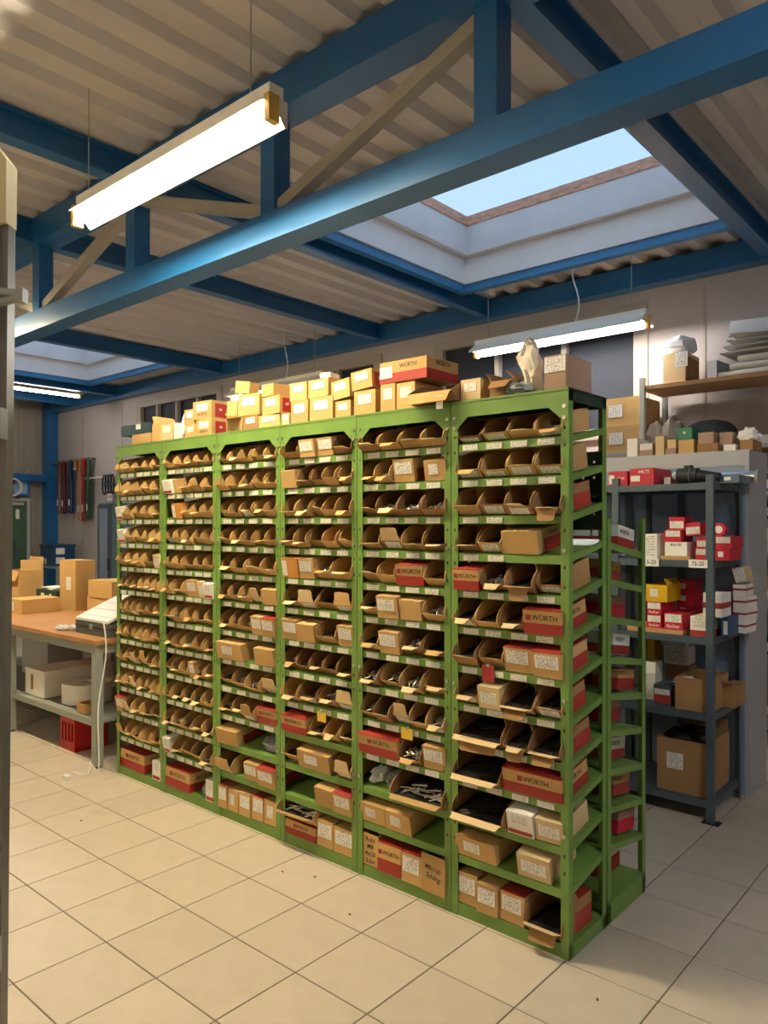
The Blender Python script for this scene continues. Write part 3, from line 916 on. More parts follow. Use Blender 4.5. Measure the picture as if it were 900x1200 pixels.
for b in range(6):
    for row, spec in enumerate(LAY[b]):
        toks = []
        for tkn in spec.split():
            k, _, rw = tkn.partition(':')
            toks.append((k, float(rw) if rw else 1.0))
        tot = sum(q[1] for q in toks)
        inner = BW - .040
        x = bay_x(b) - inner/2
        gapz = (SHELF_Z[row-1] - SHELF_Z[row]) if 0 < row < 12 else (SHELF_Z[11]-BOT_Z if row == 12 else .13)
        hmax = gapz - .040
        n_ = 0
        for k, rw in toks:
            w = inner*rw/tot
            xc = x + w/2
            x += w
            if k == '_' or w < .02: continue
            ww = round(w - .006, 2 if w > .2 else 3)
            rz = R(random.uniform(-1.3, 1.3))
            idx = n_; n_ += 1
            low = row >= 6
            if row == 12: hh = .115
            elif row == 0: hh = .080
            else: hh = .092
            if b < 3 and row < 12: hh -= .004
            red = random.random() < (.45 if low else .2)
            over = random.uniform(-.004, .026)
            if k in 'BSUXZ':
                what = {'B': 'open cardboard bin', 'S': 'open bin with front sticker', 'U': 'open bin with raised flap', 'X': 'open bin of metal bolts', 'Z': 'open bin of blue goods'}[k]
                cbin(slot_label(what, b, row, idx), xc, row, ww, h=hh, rz=rz, over=over, tall_flap=(k == 'U'), sticker=k in 'SU',
                     goods={'X': 'bolts', 'Z': 'blue'}.get(k), red=red, dark=(b >= 3 and random.random() < .35))
            elif k in 'CDNPRKY':
                what = {'C': 'labelled brown carton', 'D': 'plain brown carton', 'N': 'pale carton', 'P': 'white labelled carton', 'R': 'red-banded logo carton', 'K': 'brown carton with red sides', 'Y': 'orange-yellow carton'}[k]
                hh2 = hh*random.uniform(.86, 1.0) if row != 12 else random.uniform(.105, .125)
                if k == 'C' and row != 12: hh2 = hh*1.02
                rack_carton(slot_label(what, b, row, idx), xc, row, ww, hh2, kind=k, rz=rz, over=over*.6)
            elif k in 'TJ':
                what = {'T': 'wide open tray of hardware', 'J': 'torn open carton'}[k]
                if b == 3 and row == 12:
                    rack_carton(slot_label('red-banded logo carton under tray', b, row, idx), xc, row, ww, .07, kind='R', rz=0)
                    t = cbin(slot_label('wide open tray of bolts', b, row, idx), xc, row, ww+.02, h=.085, d=.24, rz=R(3), over=.035, goods='rods', group=None, fa=70, name='cardboard_tray', cat='tray')
                    t.location.z = BOT_Z + .078
                    t.rotation_euler.x = R(7)
                    continue
                h_ = hh if k == 'J' else hh*1.0
                t = cbin(slot_label(what, b, row, idx), xc, row, ww, h=h_, d=.23, rz=R(random.uniform(-2, 2)), over=.035 if k == 'T' else .022,
                     hf=h_*.32, goods='rods' if (k == 'T' and b == 4) else 'black', red=True, dark=True, tall_flap=False, fa=random.choice((75, 105)),
                     group='open display bins in the green racks', name='cardboard_tray' if k == 'T' else 'torn_carton', cat='tray' if k == 'T' else 'carton')
                if k == 'J':
                    link('torn_flap', flap_mesh(ww*.8, .05).copy(), 'cardboard_dark', t, (ww*.05, -.002, h_*.32), (R(random.choice((120, 150))), 0, R(4)))
                    link('side_flap', flap_mesh(.10, .035).copy(), 'cardboard_dark', t, (ww/2, .09, h_*.9), (R(-24), 0, R(90)))
            elif k == 'G':
                lb = slot_label('crumpled plastic bag', b, row, idx)
                z = (SHELF_Z[row] + .012) if row < 12 else BOT_Z+.002
                bag('plastic_bag', lb, 'bag', xc, RY+.11, z, ww*.44, .085, .042 if row < 12 else .055, row+idx, 'plastic_clear' if idx % 2 == 0 else 'plastic_grey', 'plastic bags in the green racks')
            elif k == 'H':
                t = put_root('carton', slot_label('carton covered in handwriting', b, row, idx), 'carton', None, xc, row, 0, .0)
                carton_parts(t, ww, .25, .135, 'cardboard', open_top=True, flaps=(('right', .03, -60),))
                for i, s in enumerate(('Robi', 'M8', '4x50', 'Schr')):
                    lettering(s, t, .021, (0, -.001, .112-.031*i), 'ink', shear=.15)
            elif k == 'I':
                t = put_root('carton', slot_label('tall open handwritten carton', b, row, idx), 'carton', None, xc, row, 0, .02)
                carton_parts(t, ww, .24, .150, 'cardboard', open_top=True, flaps=())
                MB().box(-ww*.34, ww*.30, -.001, 0, .004, .045).build('tape', 'tape', t)
                lettering('M8x160', t, .020, (0, -.0016, .098), 'ink', shear=.1, sx=.85, ry=R(8))
                lettering('Schling', t, .022, (0, -.0016, .066), 'ink', shear=.3, sx=.85, ry=R(8))
                c = link('contents', heap_mesh(ww-.01, .23, 2, .008).copy(), 'black_goods', t, (0, .005, .135)); c['kind'] = 'stuff'

# yellow and red cards clipped to shelf lips
def card_on(px, py, wpx, hpx, mt, label):
    x, z = onY(px, py, RY-.012)
    t = thing('clip_card', label, 'card', (x, RY-.012, z))
    s = 3.3/F_PX
    MB().box(-wpx*s/2, wpx*s/2, -.001, .001, -hpx*s/2, hpx*s/2).build('card', mt, t)
    MB().box(-.006, .006, -.003, .008, hpx*s/2-.006, hpx*s/2+.004).build('clip', 'steel_grey', t)
card_on(377, 840, 15, 12, 'yellow_card', 'yellow card clipped to a shelf of the bay four from workbench')
card_on(477, 860, 16, 12, 'yellow_card', 'yellow card clipped to a shelf of the bay five from workbench')
card_on(572, 789, 14, 16, 'print_red', 'small faded red card hanging from a shelf lip of the end bay')
# a blue flat case behind the bins of the first bay
t = thing('flat_case', 'flat bright blue case lying behind bins, second shelf down, bay beside workbench', 'case', (bay_x(0), RY+.10, SHELF_Z[1]+.115), 0, TILT)
MB().box(-.20, .20, 0, .13, .0, .012).build('body', 'bright_blue', t)
MB().box(-.19, .19, -.001, .0, .003, .009).build('seam', 'blue_plastic', t)

# ---- lower rack standing back to back with the tall one
BRY0 = RY + RD + .012; BRD = .36; BRH = 1.545
BZ = [1.455, 1.315, 1.172, 1.016, .876, .735, .586, .442, .296]
for b in (5, 4, 3, 2):
    cx = bay_x(b)
    t = thing('shelving_bay', ['', '', 'low green shelving bay backing onto the third tall bay', 'low green shelving bay backing onto the fourth tall bay', 'low green shelving bay backing onto the fifth tall bay', 'low green shelving bay backing onto the tall end bay'][b],
              'shelving', (cx, BRY0, 0), group='low green shelving bays')
    w = BW - .003
    for s in (-1, 1):
        link('post', post_mesh(BRH) if s < 0 else post_mesh_m(BRH), 'rack_green', t, (s*w/2, 0, 0))
        link('post', post_mesh_b(BRH, -s), 'rack_green', t, (s*w/2, BRD, 0))
    for z in BZ:
        link('shelf', shelf_mesh(round(w-.006, 4), BRD-.006, -.055), 'rack_green', t, (0, .004, z))
    m = MB().box(-w/2+.003, w/2-.003, .004, BRD-.004, .075, .078)
    m.box(-w/2, w/2, 0, .003, 0, .078).box(-w/2, w/2, BRD-.003, BRD, 0, .078).box(-w/2, -w/2+.002, .003, BRD-.003, 0, .078).box(w/2-.002, w/2, .003, BRD-.003, 0, .078)
    m.build('plinth', 'rack_green', t)
rn = random.Random(3)
for i, z in enumerate(BZ + [.078]):
    up = 10 - i
    zz = z + .004 + (-.055*.30/BRD if i < 9 else 0)
    tl = -math.atan2(.055, BRD) if i < 9 else 0
    kind = i % 3
    hh = .085 if i < 9 else .14
    for q in range(3):
        wq = .11
        xq = bay_x(5) + BW/2 - .045 - .02*((i*7) % 4) - wq/2 - q*(wq+.02)
        t = thing('printed_carton', 'red carton in low green rack, %s level up, %s from open end' % (ORD[up-1], ORD[q]), 'carton',
                  (xq, BRY0+BRD-.02, zz), R(180), -tl if i < 9 else 0, group='cartons in the low green rack')
        if kind == 0:
            carton_parts(t, wq, .16, hh, 'paper', band=(0, .45, 'print_red'), logo=('WÜRTH', hh*.18, 0, hh*.7))
            lettering('WÜRTH', t, hh*.2, (-wq/2-.0012, .10, hh*.72), 'ink', rz=R(-90), name='logo')
        elif kind == 1:
            carton_parts(t, wq, .16, hh, 'cardboard', band=(0, .55, 'print_red'), lid='print_red')
            lettering('WÜRTH', t, hh*.2, (-wq/2-.0012, .12, hh*.78), 'ink', rz=R(-90), name='logo')
        else:
            carton_parts(t, wq, .16, hh, 'cardboard_pink', band=(0, .62, 'box_red'), sticker=(0, hh*.3, wq*.7, hh*.5))

# ================================================================== ON TOP OF THE RACK
TG = 'cartons on top of the green racks'
def top_box(label, x0, x1, yt, yb, Y=RY+.03, d=.22, mt='cardboard', z0=None, rz=0.0, sticker=True, band=None, logo=None, open_top=False, flaps=(), name='carton', cat='carton', sidered=False, lid=None, shrink=1.0, ry=0.0, group=TG):
    X0, _ = onY(x0, yt, Y); X1, _ = onY(x1, yt, Y)
    xm = (x0+x1)/2
    _, zt = onY(xm, yt, Y); _, zb = onY(xm, yb, Y)
    h = zt - zb; w = (X1 - X0)*shrink
    z = RH + .001 if z0 is None else z0
    t = thing(name, label, cat, ((X0+X1)/2, Y, z), rz, 0, ry, group=group)
    st = (0, h*.45, w*.6, h*.4) if sticker else None
    carton_parts(t, w, d, h, mt, sticker=st, band=band, logo=logo(w, h) if logo else None, open_top=open_top, flaps=flaps, lid=lid)
    if sidered:
        MB().box(-w/2-.0007, w/2+.0007, d*.1, d*.98, h*.08, h*.85).build('print_band', 'print_red', t)
        lettering('W', t, h*.16, (w/2+.0015, d*.25, h*.5), 'ink_white', rz=R(90), name='logo')
    return t, z + h

t, z = top_box('small carton under the dark teal tool case on first rack bay', 155, 176, 510, 522, d=.18, sticker=False)
t, _ = top_box('dark teal tool case lying on a small carton, first rack bay', 144, 174, 497, 509, z0=z+.001, d=.16, mt='teal_case', sticker=False, name='tool_case', cat='case', rz=R(5))
link('label', stick_mesh(.045, .03), 'label', t, (.03, -.001, .03)); MB().box(-.03, .03, .06, .09, .073, .083).build('handle', 'rubber', t)
top_box('open carton with raised flap behind the teal tool case', 178.5, 187, 498, 519, Y=RY+.02, open_top=True, d=.18, flaps=(('left', .06, 30),), sticker=False)
t, z = top_box('carton with red stripe next to teal tool case', 189, 202, 496, 517, d=.2, mt='cardboard_pale', sidered=True)
top_box('narrow white box between red-sided cartons, second bay top', 204, 209, 497, 516, d=.2, mt='paper', sticker=True, name='box', cat='box')
tb = thing('plastic_sleeve', 'clear plastic sleeve standing upright beside narrow white box', 'sleeve', (onY(214, 500, RY+.05)[0], RY+.05, RH+.001))
MB().blob((0, .03, .075), .03, .03, .085, 4, .25, 3).build('film', 'plastic_clear', tb)
MB().box(-.02, .02, .02, .04, .0, .05).build('insert_card', 'paper', tb)
t, z = top_box('lower small carton beside the plastic sleeve', 217, 229, 500, 515, d=.2)
top_box('upper small carton beside the plastic sleeve', 216, 228, 482, 500, d=.2, z0=z+.001)
t, z = top_box('lower of two long red-sided cartons atop second bay', 230, 248, 492, 512, d=.24, sidered=True, logo=lambda w, h: ('WÜRTH', h*.16, 0, h*.25))
top_box('upper of two long red-sided cartons atop second bay', 227, 247, 472, 493, d=.25, z0=z+.001, sidered=True, rz=R(3), logo=lambda w, h: ('WÜRTH', h*.16, 0, h*.25))
# third bay heap
t, z = top_box('open carton at the base of the heap, bench end', 265, 284, 491, 508, open_top=True, d=.2, sticker=False, flaps=(('left', .05, 50), ('front', .04, 100)))
top_box('tilted carton leaning on the heap beside red-sided cartons', 264, 279, 473, 490, z0=z+.012, d=.19, sticker=False, rz=R(-8), ry=R(8))
t, z2 = top_box('crumpled dark carton at the middle base of the heap', 285, 302, 486, 503, d=.2, mt='cardboard_dark')
t, z3 = top_box('large carton in the middle of the heap', 280, 303, 462, 487, z0=z2+.002, d=.2, rz=R(4))
top_box('small cube carton topping the heap', 277, 290, 449, 463, z0=z3+.010, d=.08, sticker=False, rz=R(14), ry=R(7))
t, z2 = top_box('wide flat carton at the rack-end base of the heap', 303, 328, 488, 503, d=.2)
t, z3 = top_box('red-sided carton in the heap below a small carton', 306, 329, 467, 488, z0=z2+.002, d=.18, sidered=True, rz=R(-6))
top_box('small carton on the red-sided one in the heap', 306, 321, 453, 467, z0=z3+.003, d=.12, rz=R(-4), sticker=False)
top_box('small pale pack beside the heap', 330, 339, 484, 498, d=.1, mt='cardboard_pale', sticker=True)
# fourth bay: two layers
t, za = top_box('lower carton with white label, heap side of fourth bay top', 341, 361, 470, 497)
t, zb = top_box('lower middle carton, fourth bay top', 363, 390, 467, 495)
t, zc = top_box('lower dark-labelled carton, fourth bay top', 393, 411, 472, 492, d=.18)
top_box('upper carton with red side, heap side of fourth bay top', 340, 359, 449, 470, z0=za+.001, d=.2, sidered=True, rz=R(2))
t, zt = top_box('upper middle carton, fourth bay top', 361, 385, 446, 467, z0=zb+.001, d=.2, rz=R(-2))
top_box('white crumpled paper pack on the upper middle carton', 376, 386, 440, 446, z0=zt+.001, d=.08, mt='paper', sticker=False, name='paper_pack', cat='paper', group=None, rz=R(12))
top_box('upper tilted carton, fourth bay top', 388, 411, 450, 472, z0=zc+.012, d=.2, rz=R(-5), ry=R(-4))
t, zd = top_box('lower plain carton at joint of fourth and fifth bays', 415, 440, 458, 487)
top_box('upper red-sided carton at joint of fourth and fifth bays', 413, 436, 437, 459, z0=zd+.008, d=.2, sidered=True, ry=R(-5), rz=R(3))
t, ze = top_box('tall narrow carton under the big logo box', 446, 463, 450, 483, d=.2)
t, zf = top_box('second tall narrow carton under the big logo box', 465, 486, 448, 480, d=.2)
t, _ = top_box('big red and yellow logo carton resting on two narrow cartons', 445, 500, 423, 448, z0=max(ze, zf)+.002, d=.22, mt='cardboard', band=(0, .45, 'print_red'), sticker=False, logo=lambda w, h: ('WÜRTH', h*.20, w*.12, h*.72), name='printed_carton')
link('label', stick_mesh(.07, .05), 'label', t, (-.09, -.002, .02)); lettering('WÜRTH', t, .02, (t.children[0].dimensions.x/2+.002, .11, .07), 'ink', rz=R(90), name='logo')
# open tray hanging over the header
def tray_top(label, px0, px1, h, over, rz, rxx):
    X0, _ = onY(px0, 460, RY); X1, _ = onY(px1, 460, RY)
    t = thing('cardboard_tray', label, 'tray', ((X0+X1)/2, RY-over, RH+.004), rz, rxx)
    w = X1-X0
    link('body', bin_mesh(w, .26, h, h*.5, 1), 'cardboard_dark', t)
    link('front_flap', flap_mesh(w, .05), 'cardboard', t, (0, 0, h*.5), (R(150), 0, 0))
    MB().box(-w/2-.0008, -w/2, .06, .258, .003, h*.6).box(w/2, w/2+.0008, .06, .258, .003, h*.6).build('print_band', 'print_red', t)
    MB().box(w*.2, w*.2+.03, -.014, -.012, -.03, .02).build('hanging_tag', 'paper', t)
    c = link('contents', heap_mesh(w-.01, .24, 1, .006).copy(), 'brown_goods', t, (0, .005, h*.4)); c['kind'] = 'stuff'
tray_top('open tray with torn flap overhanging the header of the fifth bay', 484, 534, .085, .03, R(2), R(3))
top_box('labelled carton beside the overhanging tray', 540, 563, 441, 467, mt='cardboard_pale', d=.2)
t, _ = top_box('crumpled open carton between labelled carton and plastic bag', 574, 601, 443, 463, mt='cardboard_dark', d=.2, open_top=True, sticker=False, flaps=(('right', .06, -50), ('front', .05, 130), ('left', .05, 40)))
# plastic bag standing up
X, _ = onY(620, 440, RY+.06)
t = thing('plastic_bag', 'tall crumpled white plastic bag standing on the end bay', 'bag', (X, RY+.07, RH+.001))
m = MB()
lv = [(-.03, .05, 0), (-.025, .05, .035), (-.024, .046, .065), (-.036, .046, .095), (-.052, .044, .125), (-.062, .038, .15), (-.050, .030, .17), (-.034, .024, .19), (-.016, .014, .205), (-.006, .002, .215)]
vs, fs = [], []
nseg = 24
for j, (xa_, xb_, z) in enumerate(lv):
    for i in range(nseg):
        a = 2*math.pi*i/nseg
        k = mnoise.noise(Vector((math.cos(a)*3, math.sin(a)*3, z*45)))
        k2 = mnoise.noise(Vector((math.cos(a)*5, 7+math.sin(a)*2, z*30)))
        th = .034 - .12*z
        vs.append(((xa_+xb_)/2 + math.cos(a)*((xb_-xa_)/2)*(1+.10*k), math.sin(a)*th*(.7+.9*k2) + .02*k, z + .006*k2*(z > .1)))
for j in range(len(lv)-1):
    fs += [(j*nseg+i, j*nseg+(i+1) % nseg, (j+1)*nseg+(i+1) % nseg, (j+1)*nseg+i) for i in range(nseg)]
m.add(vs, fs + [tuple(range(nseg))[::-1], tuple(range((len(lv)-1)*nseg, len(lv)*nseg))]); m.smooth = True
m.build('film', 'cloth_white', t)
MB().blob((-.03, -.015, .02), .06, .045, .028, 8, .45, 4.5).build('crumpled_base', 'plastic_grey', t)
# box at the rack end
X0, z1 = onY(638, 416, RY+.03); X1, _ = onY(663, 416, RY+.03)
t = thing('carton', 'square pinkish-brown carton with wide label at the rack end', 'carton', ((X0+X1)/2, RY+.03, RH+.001), 0, group=TG)
carton_parts(t, X1-X0, .2, .125, 'cardboard_pink', sticker=(0, .065, (X1-X0)*.98, .055))

# ================================================================== GREY SHELVING BEHIND, RIGHT
GY0, GY1, GXR, GXL = 3.96, 4.44, -1.25, -2.25
GZ = [1.735, 1.335, .942, .552, .11]
t = thing('steel_shelving', 'grey-blue steel shelving unit standing behind the green racks', 'shelving', ((GXL+GXR)/2, GY0, 0))
cxg = (GXL+GXR)/2
def gp(name, mb, m_): 
    o = mb.build(name, m_, t); o.matrix_parent_inverse = Matrix.Translation(-Vector(t.location)); return o
for x, s in ((GXR, -1), (-1.752, -1), (GXL, 1)):
    gp('post', MB().prism([(x, GY0), (x+s*.036, GY0), (x+s*.036, GY0+.004), (x+s*.004, GY0+.004), (x+s*.004, GY0+.036), (x, GY0+.036)], 'z', .004, 1.775), 'steel_dark')
    gp('post', MB().prism([(x, GY1), (x+s*.036, GY1), (x+s*.036, GY1-.004), (x+s*.004, GY1-.004), (x+s*.004, GY1-.036), (x, GY1-.036)], 'z', .004, 1.775), 'steel_dark')
    gp('foot', MB().box(x-.03 if s > 0 else x-.055, x+.055 if s > 0 else x+.03, GY0-.015, GY0+.05, 0, .005), 'rubber')
for z in GZ:
    gp('shelf', MB().box(GXL+.005, GXR-.005, GY0+.005, GY1-.005, z-.004, z).box(GXL+.004, GXR-.004, GY0+.004, GY0+.007, z-.035, z).box(GXR-.007, GXR-.0045, GY0+.006, GY1-.006, z-.035, z).box(GXL+.005, GXR-.005, GY1-.008, GY1-.005, z-.035, z), 'steel_dark')
# cabinet standing back to back with it
CY0, CY1, CZ = 4.50, 4.85, 1.93
t = thing('cabinet', 'tall pale grey cabinet with blue-grey back behind the steel shelving', 'cabinet', ((GXL+GXR)/2, CY0, 0))
def cpn(name, mb, m_):
    o = mb.build(name, m_, t); o.matrix_parent_inverse = Matrix.Translation(-Vector(t.location)); return o
cpn('side_panel', MB().box(-1.25, -1.225, CY0, CY1, 0, CZ-.001), 'panel_grey')
cpn('side_panel', MB().box(-2.60, -2.575, CY0, CY1, 0, CZ-.001), 'panel_grey')
cpn('back_sheet', MB().box(-2.575, -1.25, CY0, CY0+.01, .0, CZ-.07), 'panel_blue')
cpn('top_panel', MB().box(-2.60, -1.225, CY0, CY1, CZ, CZ+.012).box(-2.60, -1.225, CY0-.004, CY0+.012, CZ-.075, CZ), 'panel_grey')
for x in (-1.92, -1.60):
    cpn('back_rib', MB().box(x-.02, x+.02, CY0-.012, CY0, 0, CZ-.08), 'steel_dark')
cpn('doors', MB().box(-2.575, -1.915, CY1-.02, CY1, .02, CZ-.02).box(-1.905, -1.25, CY1-.02, CY1, .02, CZ-.02), 'panel_grey')

def sbox(label, x0, x1, yt, yb, Y, d, mt, z0, rz=0.0, sticker=None, band=None, name='box', cat='box', logo=None, ink='ink', open_top=False, flaps=(), group=None, tape=False, lid=None, ry=0.0, zoff=0):
    """box whose front face covers the given columns at depth Y; rests on z0"""
    X0, _ = onY(x0, 600, Y); X1, _ = onY(x1, 600, Y)
    xm = (x0+x1)/2
    _, zt = onY(xm, yt, Y); _, zb = onY(xm, yb, Y)
    h = zt-zb; w = X1-X0
    t = thing(name, label, cat, ((X0+X1)/2, Y, z0+.001+zoff), rz, 0, ry, group=group)
    st = None
    if sticker == 'big': st = (0, h*.12, w*.86, h*.55)
    elif sticker == 'top': st = (0, h*.45, w*.86, h*.5)
    elif sticker == 'small': st = (-w*.12, h*.3, w*.35, h*.45)
    elif sticker == 'full': st = (0, h*.08, w*.9, h*.84)
    carton_parts(t, w, d, h, mt, sticker=st, band=band, logo=logo(w, h) if logo else None, ink=ink, open_top=open_top, flaps=flaps, tape=tape, lid=lid)
    t['h'] = h
    return t, z0+.001+h
FG = 'red and white boxes on the steel shelving'
# top shelf
z = GZ[0]
t, _ = sbox('red box with white lettering on top of the steel shelving', 738, 766, 542, 562, 4.02, .26, 'box_red', z, logo=lambda w, h: ('HILTI', h*.2, w*.1, h*.78), ink='ink_white')
link('label', stick_mesh(.05, .032), 'label', t, (-.035, -.001, .022))
t, _ = sbox('red box with grey end label beside the black power tool', 713, 735, 546, 563, 4.02, .25, 'box_red', z, logo=lambda w, h: ('HILTI', h*.16, w*.15, h*.5), ink='ink_white')
link('label', stick_mesh(.03, .05), 'label', t, (-.035, -.001, .012))
x, _ = onY(806, 550, 4.04)
t = thing('power_tool', 'black hand-held power tool lying on the steel shelving', 'power tool', (x, 4.06, z+.001), R(-6))
b = MB().cyl((-.055, .0, .045), (.05, .0, .045), .042, 14, .038); b.smooth = True; b.build('motor_body', 'rubber', t)
b = MB().cyl((.05, 0, .042), (.16, .01, .03), .034, 12, .022); b.smooth = True; b.build('grip', 'black_goods', t)
MB().cyl((.012, 0, .045), (.02, 0, .045), .044, 14).build('collar', 'steel_dark', t)
MB().box(-.02, .015, -.02, .02, .085, .098).build('switch', 'black_goods', t)
b = MB().cyl((-.055, 0, .045), (-.085, 0, .045), .03, 12, .018); b.smooth = True; b.build('chuck', 'steel_grey', t)
t = thing('metal_pipe', 'long foil-wrapped silver pipe behind the black power tool', 'pipe', (-1.60, 4.36, z+.04))
b = MB().cyl((-.12, 0, 0), (.44, .02, .006), .035, 14); b.smooth = True; b.build('pipe', 'chrome', t)
b = MB().cyl((.44, .02, .006), (.455, .02, .006), .037, 14); b.build('end_cap', 'steel_grey', t)
t, _ = sbox('flat grey tool box at the end of the steel shelving top', 844, 866, 551, 560, 4.06, .2, 'steel_blue', z, sticker='small')
t, _ = sbox('small pink-labelled box beside the black power tool', 778, 786, 546, 556, 4.10, .1, 'box_red', z, sticker='full')
# second shelf
z = GZ[1]
t, _ = sbox('tall white printed box standing beside handwritten card, low rack side', 756, 770, 626, 655, 4.02, .15, 'paper', z, sticker='full')
def num_card(label, x0, x1, s, z, Y=GY0-.004):
    X0, _ = onY(x0, 650, Y); X1, _ = onY(x1, 650, Y)
    t = thing('number_card', label, 'card', ((X0+X1)/2, Y, z-.036))
    MB().box(-(X1-X0)/2, (X1-X0)/2, -.001, .001, 0, .042).build('card', 'paper', t)
    lettering(s, t, .022, (0, -.002, .021), 'ink', sx=.9)
num_card('white card with the number 5-20 on the shelf edge', 755, 772, '5-20', z)
num_card('white card with the number 75-20 on the shelf edge', 807, 829, '75-20', z)
t, z1 = sbox('flat brown cardboard sheet under the white box', 774, 808, 651, 655, 4.0, .3, 'cardboard', z)
t, z2 = sbox('white box with handwritten top line on flat cardboard', 779, 805, 635, 651, 4.02, .2, 'paper', z1, logo=lambda w, h: ('40x100', h*.2, 0, h*.8))
t, z3 = sbox('red box with white front on the white box', 779, 798, 620, 634, 4.02, .18, 'box_red', z2, sticker='top', group=FG)
t, z4 = sbox('top red-and-white box of the tallest pile', 784, 802, 605, 620, 4.04, .16, 'box_red', z3, sticker='big', group=FG, rz=R(3))
t, q = sbox('small red-topped white box at the base of the slanting pile', 815, 831, 638, 652, 4.03, .2, 'box_red', z, sticker='top', group=FG)
t, q = sbox('middle red-topped white box of slanting pile', 816, 832, 625, 638, 4.03, .2, 'box_red', q, sticker='big', group=FG)
t, q = sbox('white-fronted red box leaning on the slanting pile', 803, 822, 610, 625, 4.05, .2, 'box_red', q, sticker='big', group=FG, rz=R(-4), ry=R(-5), zoff=.006)
t, q = sbox('red box with white corner beside the slanting pile', 838, 855, 638, 652, 4.06, .2, 'box_red', z, sticker='small', group=FG)
t, q = sbox('red box with white stripe stacked beside slanting pile', 838, 857, 624, 638, 4.06, .2, 'box_red', q, sticker='top', group=FG)
x, _ = onY(843, 617, 4.12)
t = thing('round_tin', 'round red tin lying on its side atop the red boxes', 'tin', (x, 4.13, q+.035))
b = MB().cyl((0, -.02, 0), (0, .03, 0), .034, 16); b.smooth = True; b.build('body', 'box_red', t)
MB().cyl((0, -.023, 0), (0, -.02, 0), .02, 12).build('boss', 'paper', t)
# third shelf
z = GZ[2]
t, z0_ = sbox('flat wooden board on the third shelf of the steel shelving', 735, 800, 741, 746, 3.98, .35, 'wood_shelf', z, name='board', cat='board')
fis = lambda w, h: ('fischer', h*.22, 0, h*.2)
zz = z0_
for i in range(2):
    t, zz = sbox('red and white printed box, %s of two under yellow carton' % ['lower', 'upper'][i], 758, 775, 725, 740, 4.0, .2, 'box_red', zz, sticker='top', group=FG, logo=fis, ink='ink_white')
t, zz = sbox('yellow open carton stacked on red printed boxes', 757, 782, 692, 712, 4.0, .2, 'yellow_box', zz, open_top=True, sticker='small', name='carton', cat='carton', flaps=(('right', .04, -40),))
t, zy = sbox('wide red printed box in front beside the yellow carton', 778, 800, 722, 741, 3.99, .25, 'box_red', z0_, sticker='top', group=FG, logo=fis, ink='ink_white')
zz = z
for i in range(4):
    t, zz = sbox('dark red printed box, %s of the rear pile of four' % ORD[i], 793, 812, 706, 720, 4.24, .15, 'box_red', zz, sticker='small', group=FG)
t, zz = sbox('white box with red skirt on third shelf, below plaster cartons', 809, 831, 723, 746, 4.0, .22, 'paper', z, band=(0, .3, 'print_red'), sticker='top')
t, _ = sbox('tall white box with red swoosh on third shelf', 824, 846, 694, 722, 4.02, .15, 'paper', zz, band=(.35, .6, 'print_red'), sticker=None)
t, _ = sbox('blue and white narrow box at third shelf corner', 845, 853, 721, 743, 4.08, .2, 'blue_plastic', z, sticker=None, group=None)
link('label', stick_mesh(.02, .07), 'label', t, (.005, -.001, .01))
zz = z
for i in range(4):
    t, zz = sbox('white red-printed carton, %s of the corner pile' % ORD[i], 859, 874, 708, 722, 4.26, .16, 'paper', zz, band=(.5, .68, 'print_red'), sticker=None, group='corner pile of white cartons', rz=R(random.uniform(-8, 8)))
t, _ = sbox('tilted pale carton topping the corner pile', 862, 876, 664, 682, 4.26, .12, 'cardboard_pale', zz+.012, sticker='full', ry=R(-14), group='corner pile of white cartons')
# fourth shelf
z = GZ[3]
t, _ = sbox('brown open carton of plastic film on fourth shelf', 791, 832, 800, 838, 3.99, .3, 'cardboard_dark', z, open_top=True, name='carton', cat='carton')
MB().blob((-.06, .1, .125), .07, .06, .03, 3, .4, 4).build('film', 'plastic_clear', t)
t, q = sbox('dark box with red front under white boxes on fourth shelf', 766, 786, 811, 834, 4.02, .25, 'steel_dark', z, sticker=None)
MB().box(-.045, .045, -.001, 0, .01, .05).build('print_band', 'print_red', t); link('label', stick_mesh(.08, .03), 'label', t, (0, -.001, .055))
t, q0 = sbox('plain cardboard box hidden below the white boxes', 780, 808, 800, 836, 4.30, .12, 'cardboard_dark', z, name='carton', cat='carton')
t, q = sbox('cream box with black print below the grey box', 778, 806, 779, 800, 4.30, .12, 'paper', q0, sticker='full')
t, q = sbox('grey box stacked on the cream box', 774, 803, 756, 779, 4.30, .12, 'paper_grey', q, sticker='small')
t, _ = sbox('white upright card box at the low rack side of fourth shelf', 757, 768, 790, 834, 4.10, .1, 'paper', z)
t, _ = sbox('yellow small box behind the white upright box', 758, 767, 766, 836, 4.30, .1, 'yellow_box', z)
t, _ = sbox('brown carton with open flap behind the film carton', 846, 862, 803, 828, 4.20, .18, 'cardboard_dark', z, open_top=True, flaps=(('front', .06, 60),), name='carton', cat='carton')
# bottom shelf
z = GZ[4]
t, _ = sbox('large brown carton with white address label on bottom shelf', 770, 829, 872, 934, 4.0, .36, 'cardboard_dark', z, open_top=True, name='carton', cat='carton', flaps=(('back', .06, 30),))
link('label', stick_mesh(.085, .085), 'label', t, (-.035, -.001, .12))
MB().blob((0, .16, .27), .10, .12, .05, 5, .4, 3).build('dark_contents', 'black_goods', t)

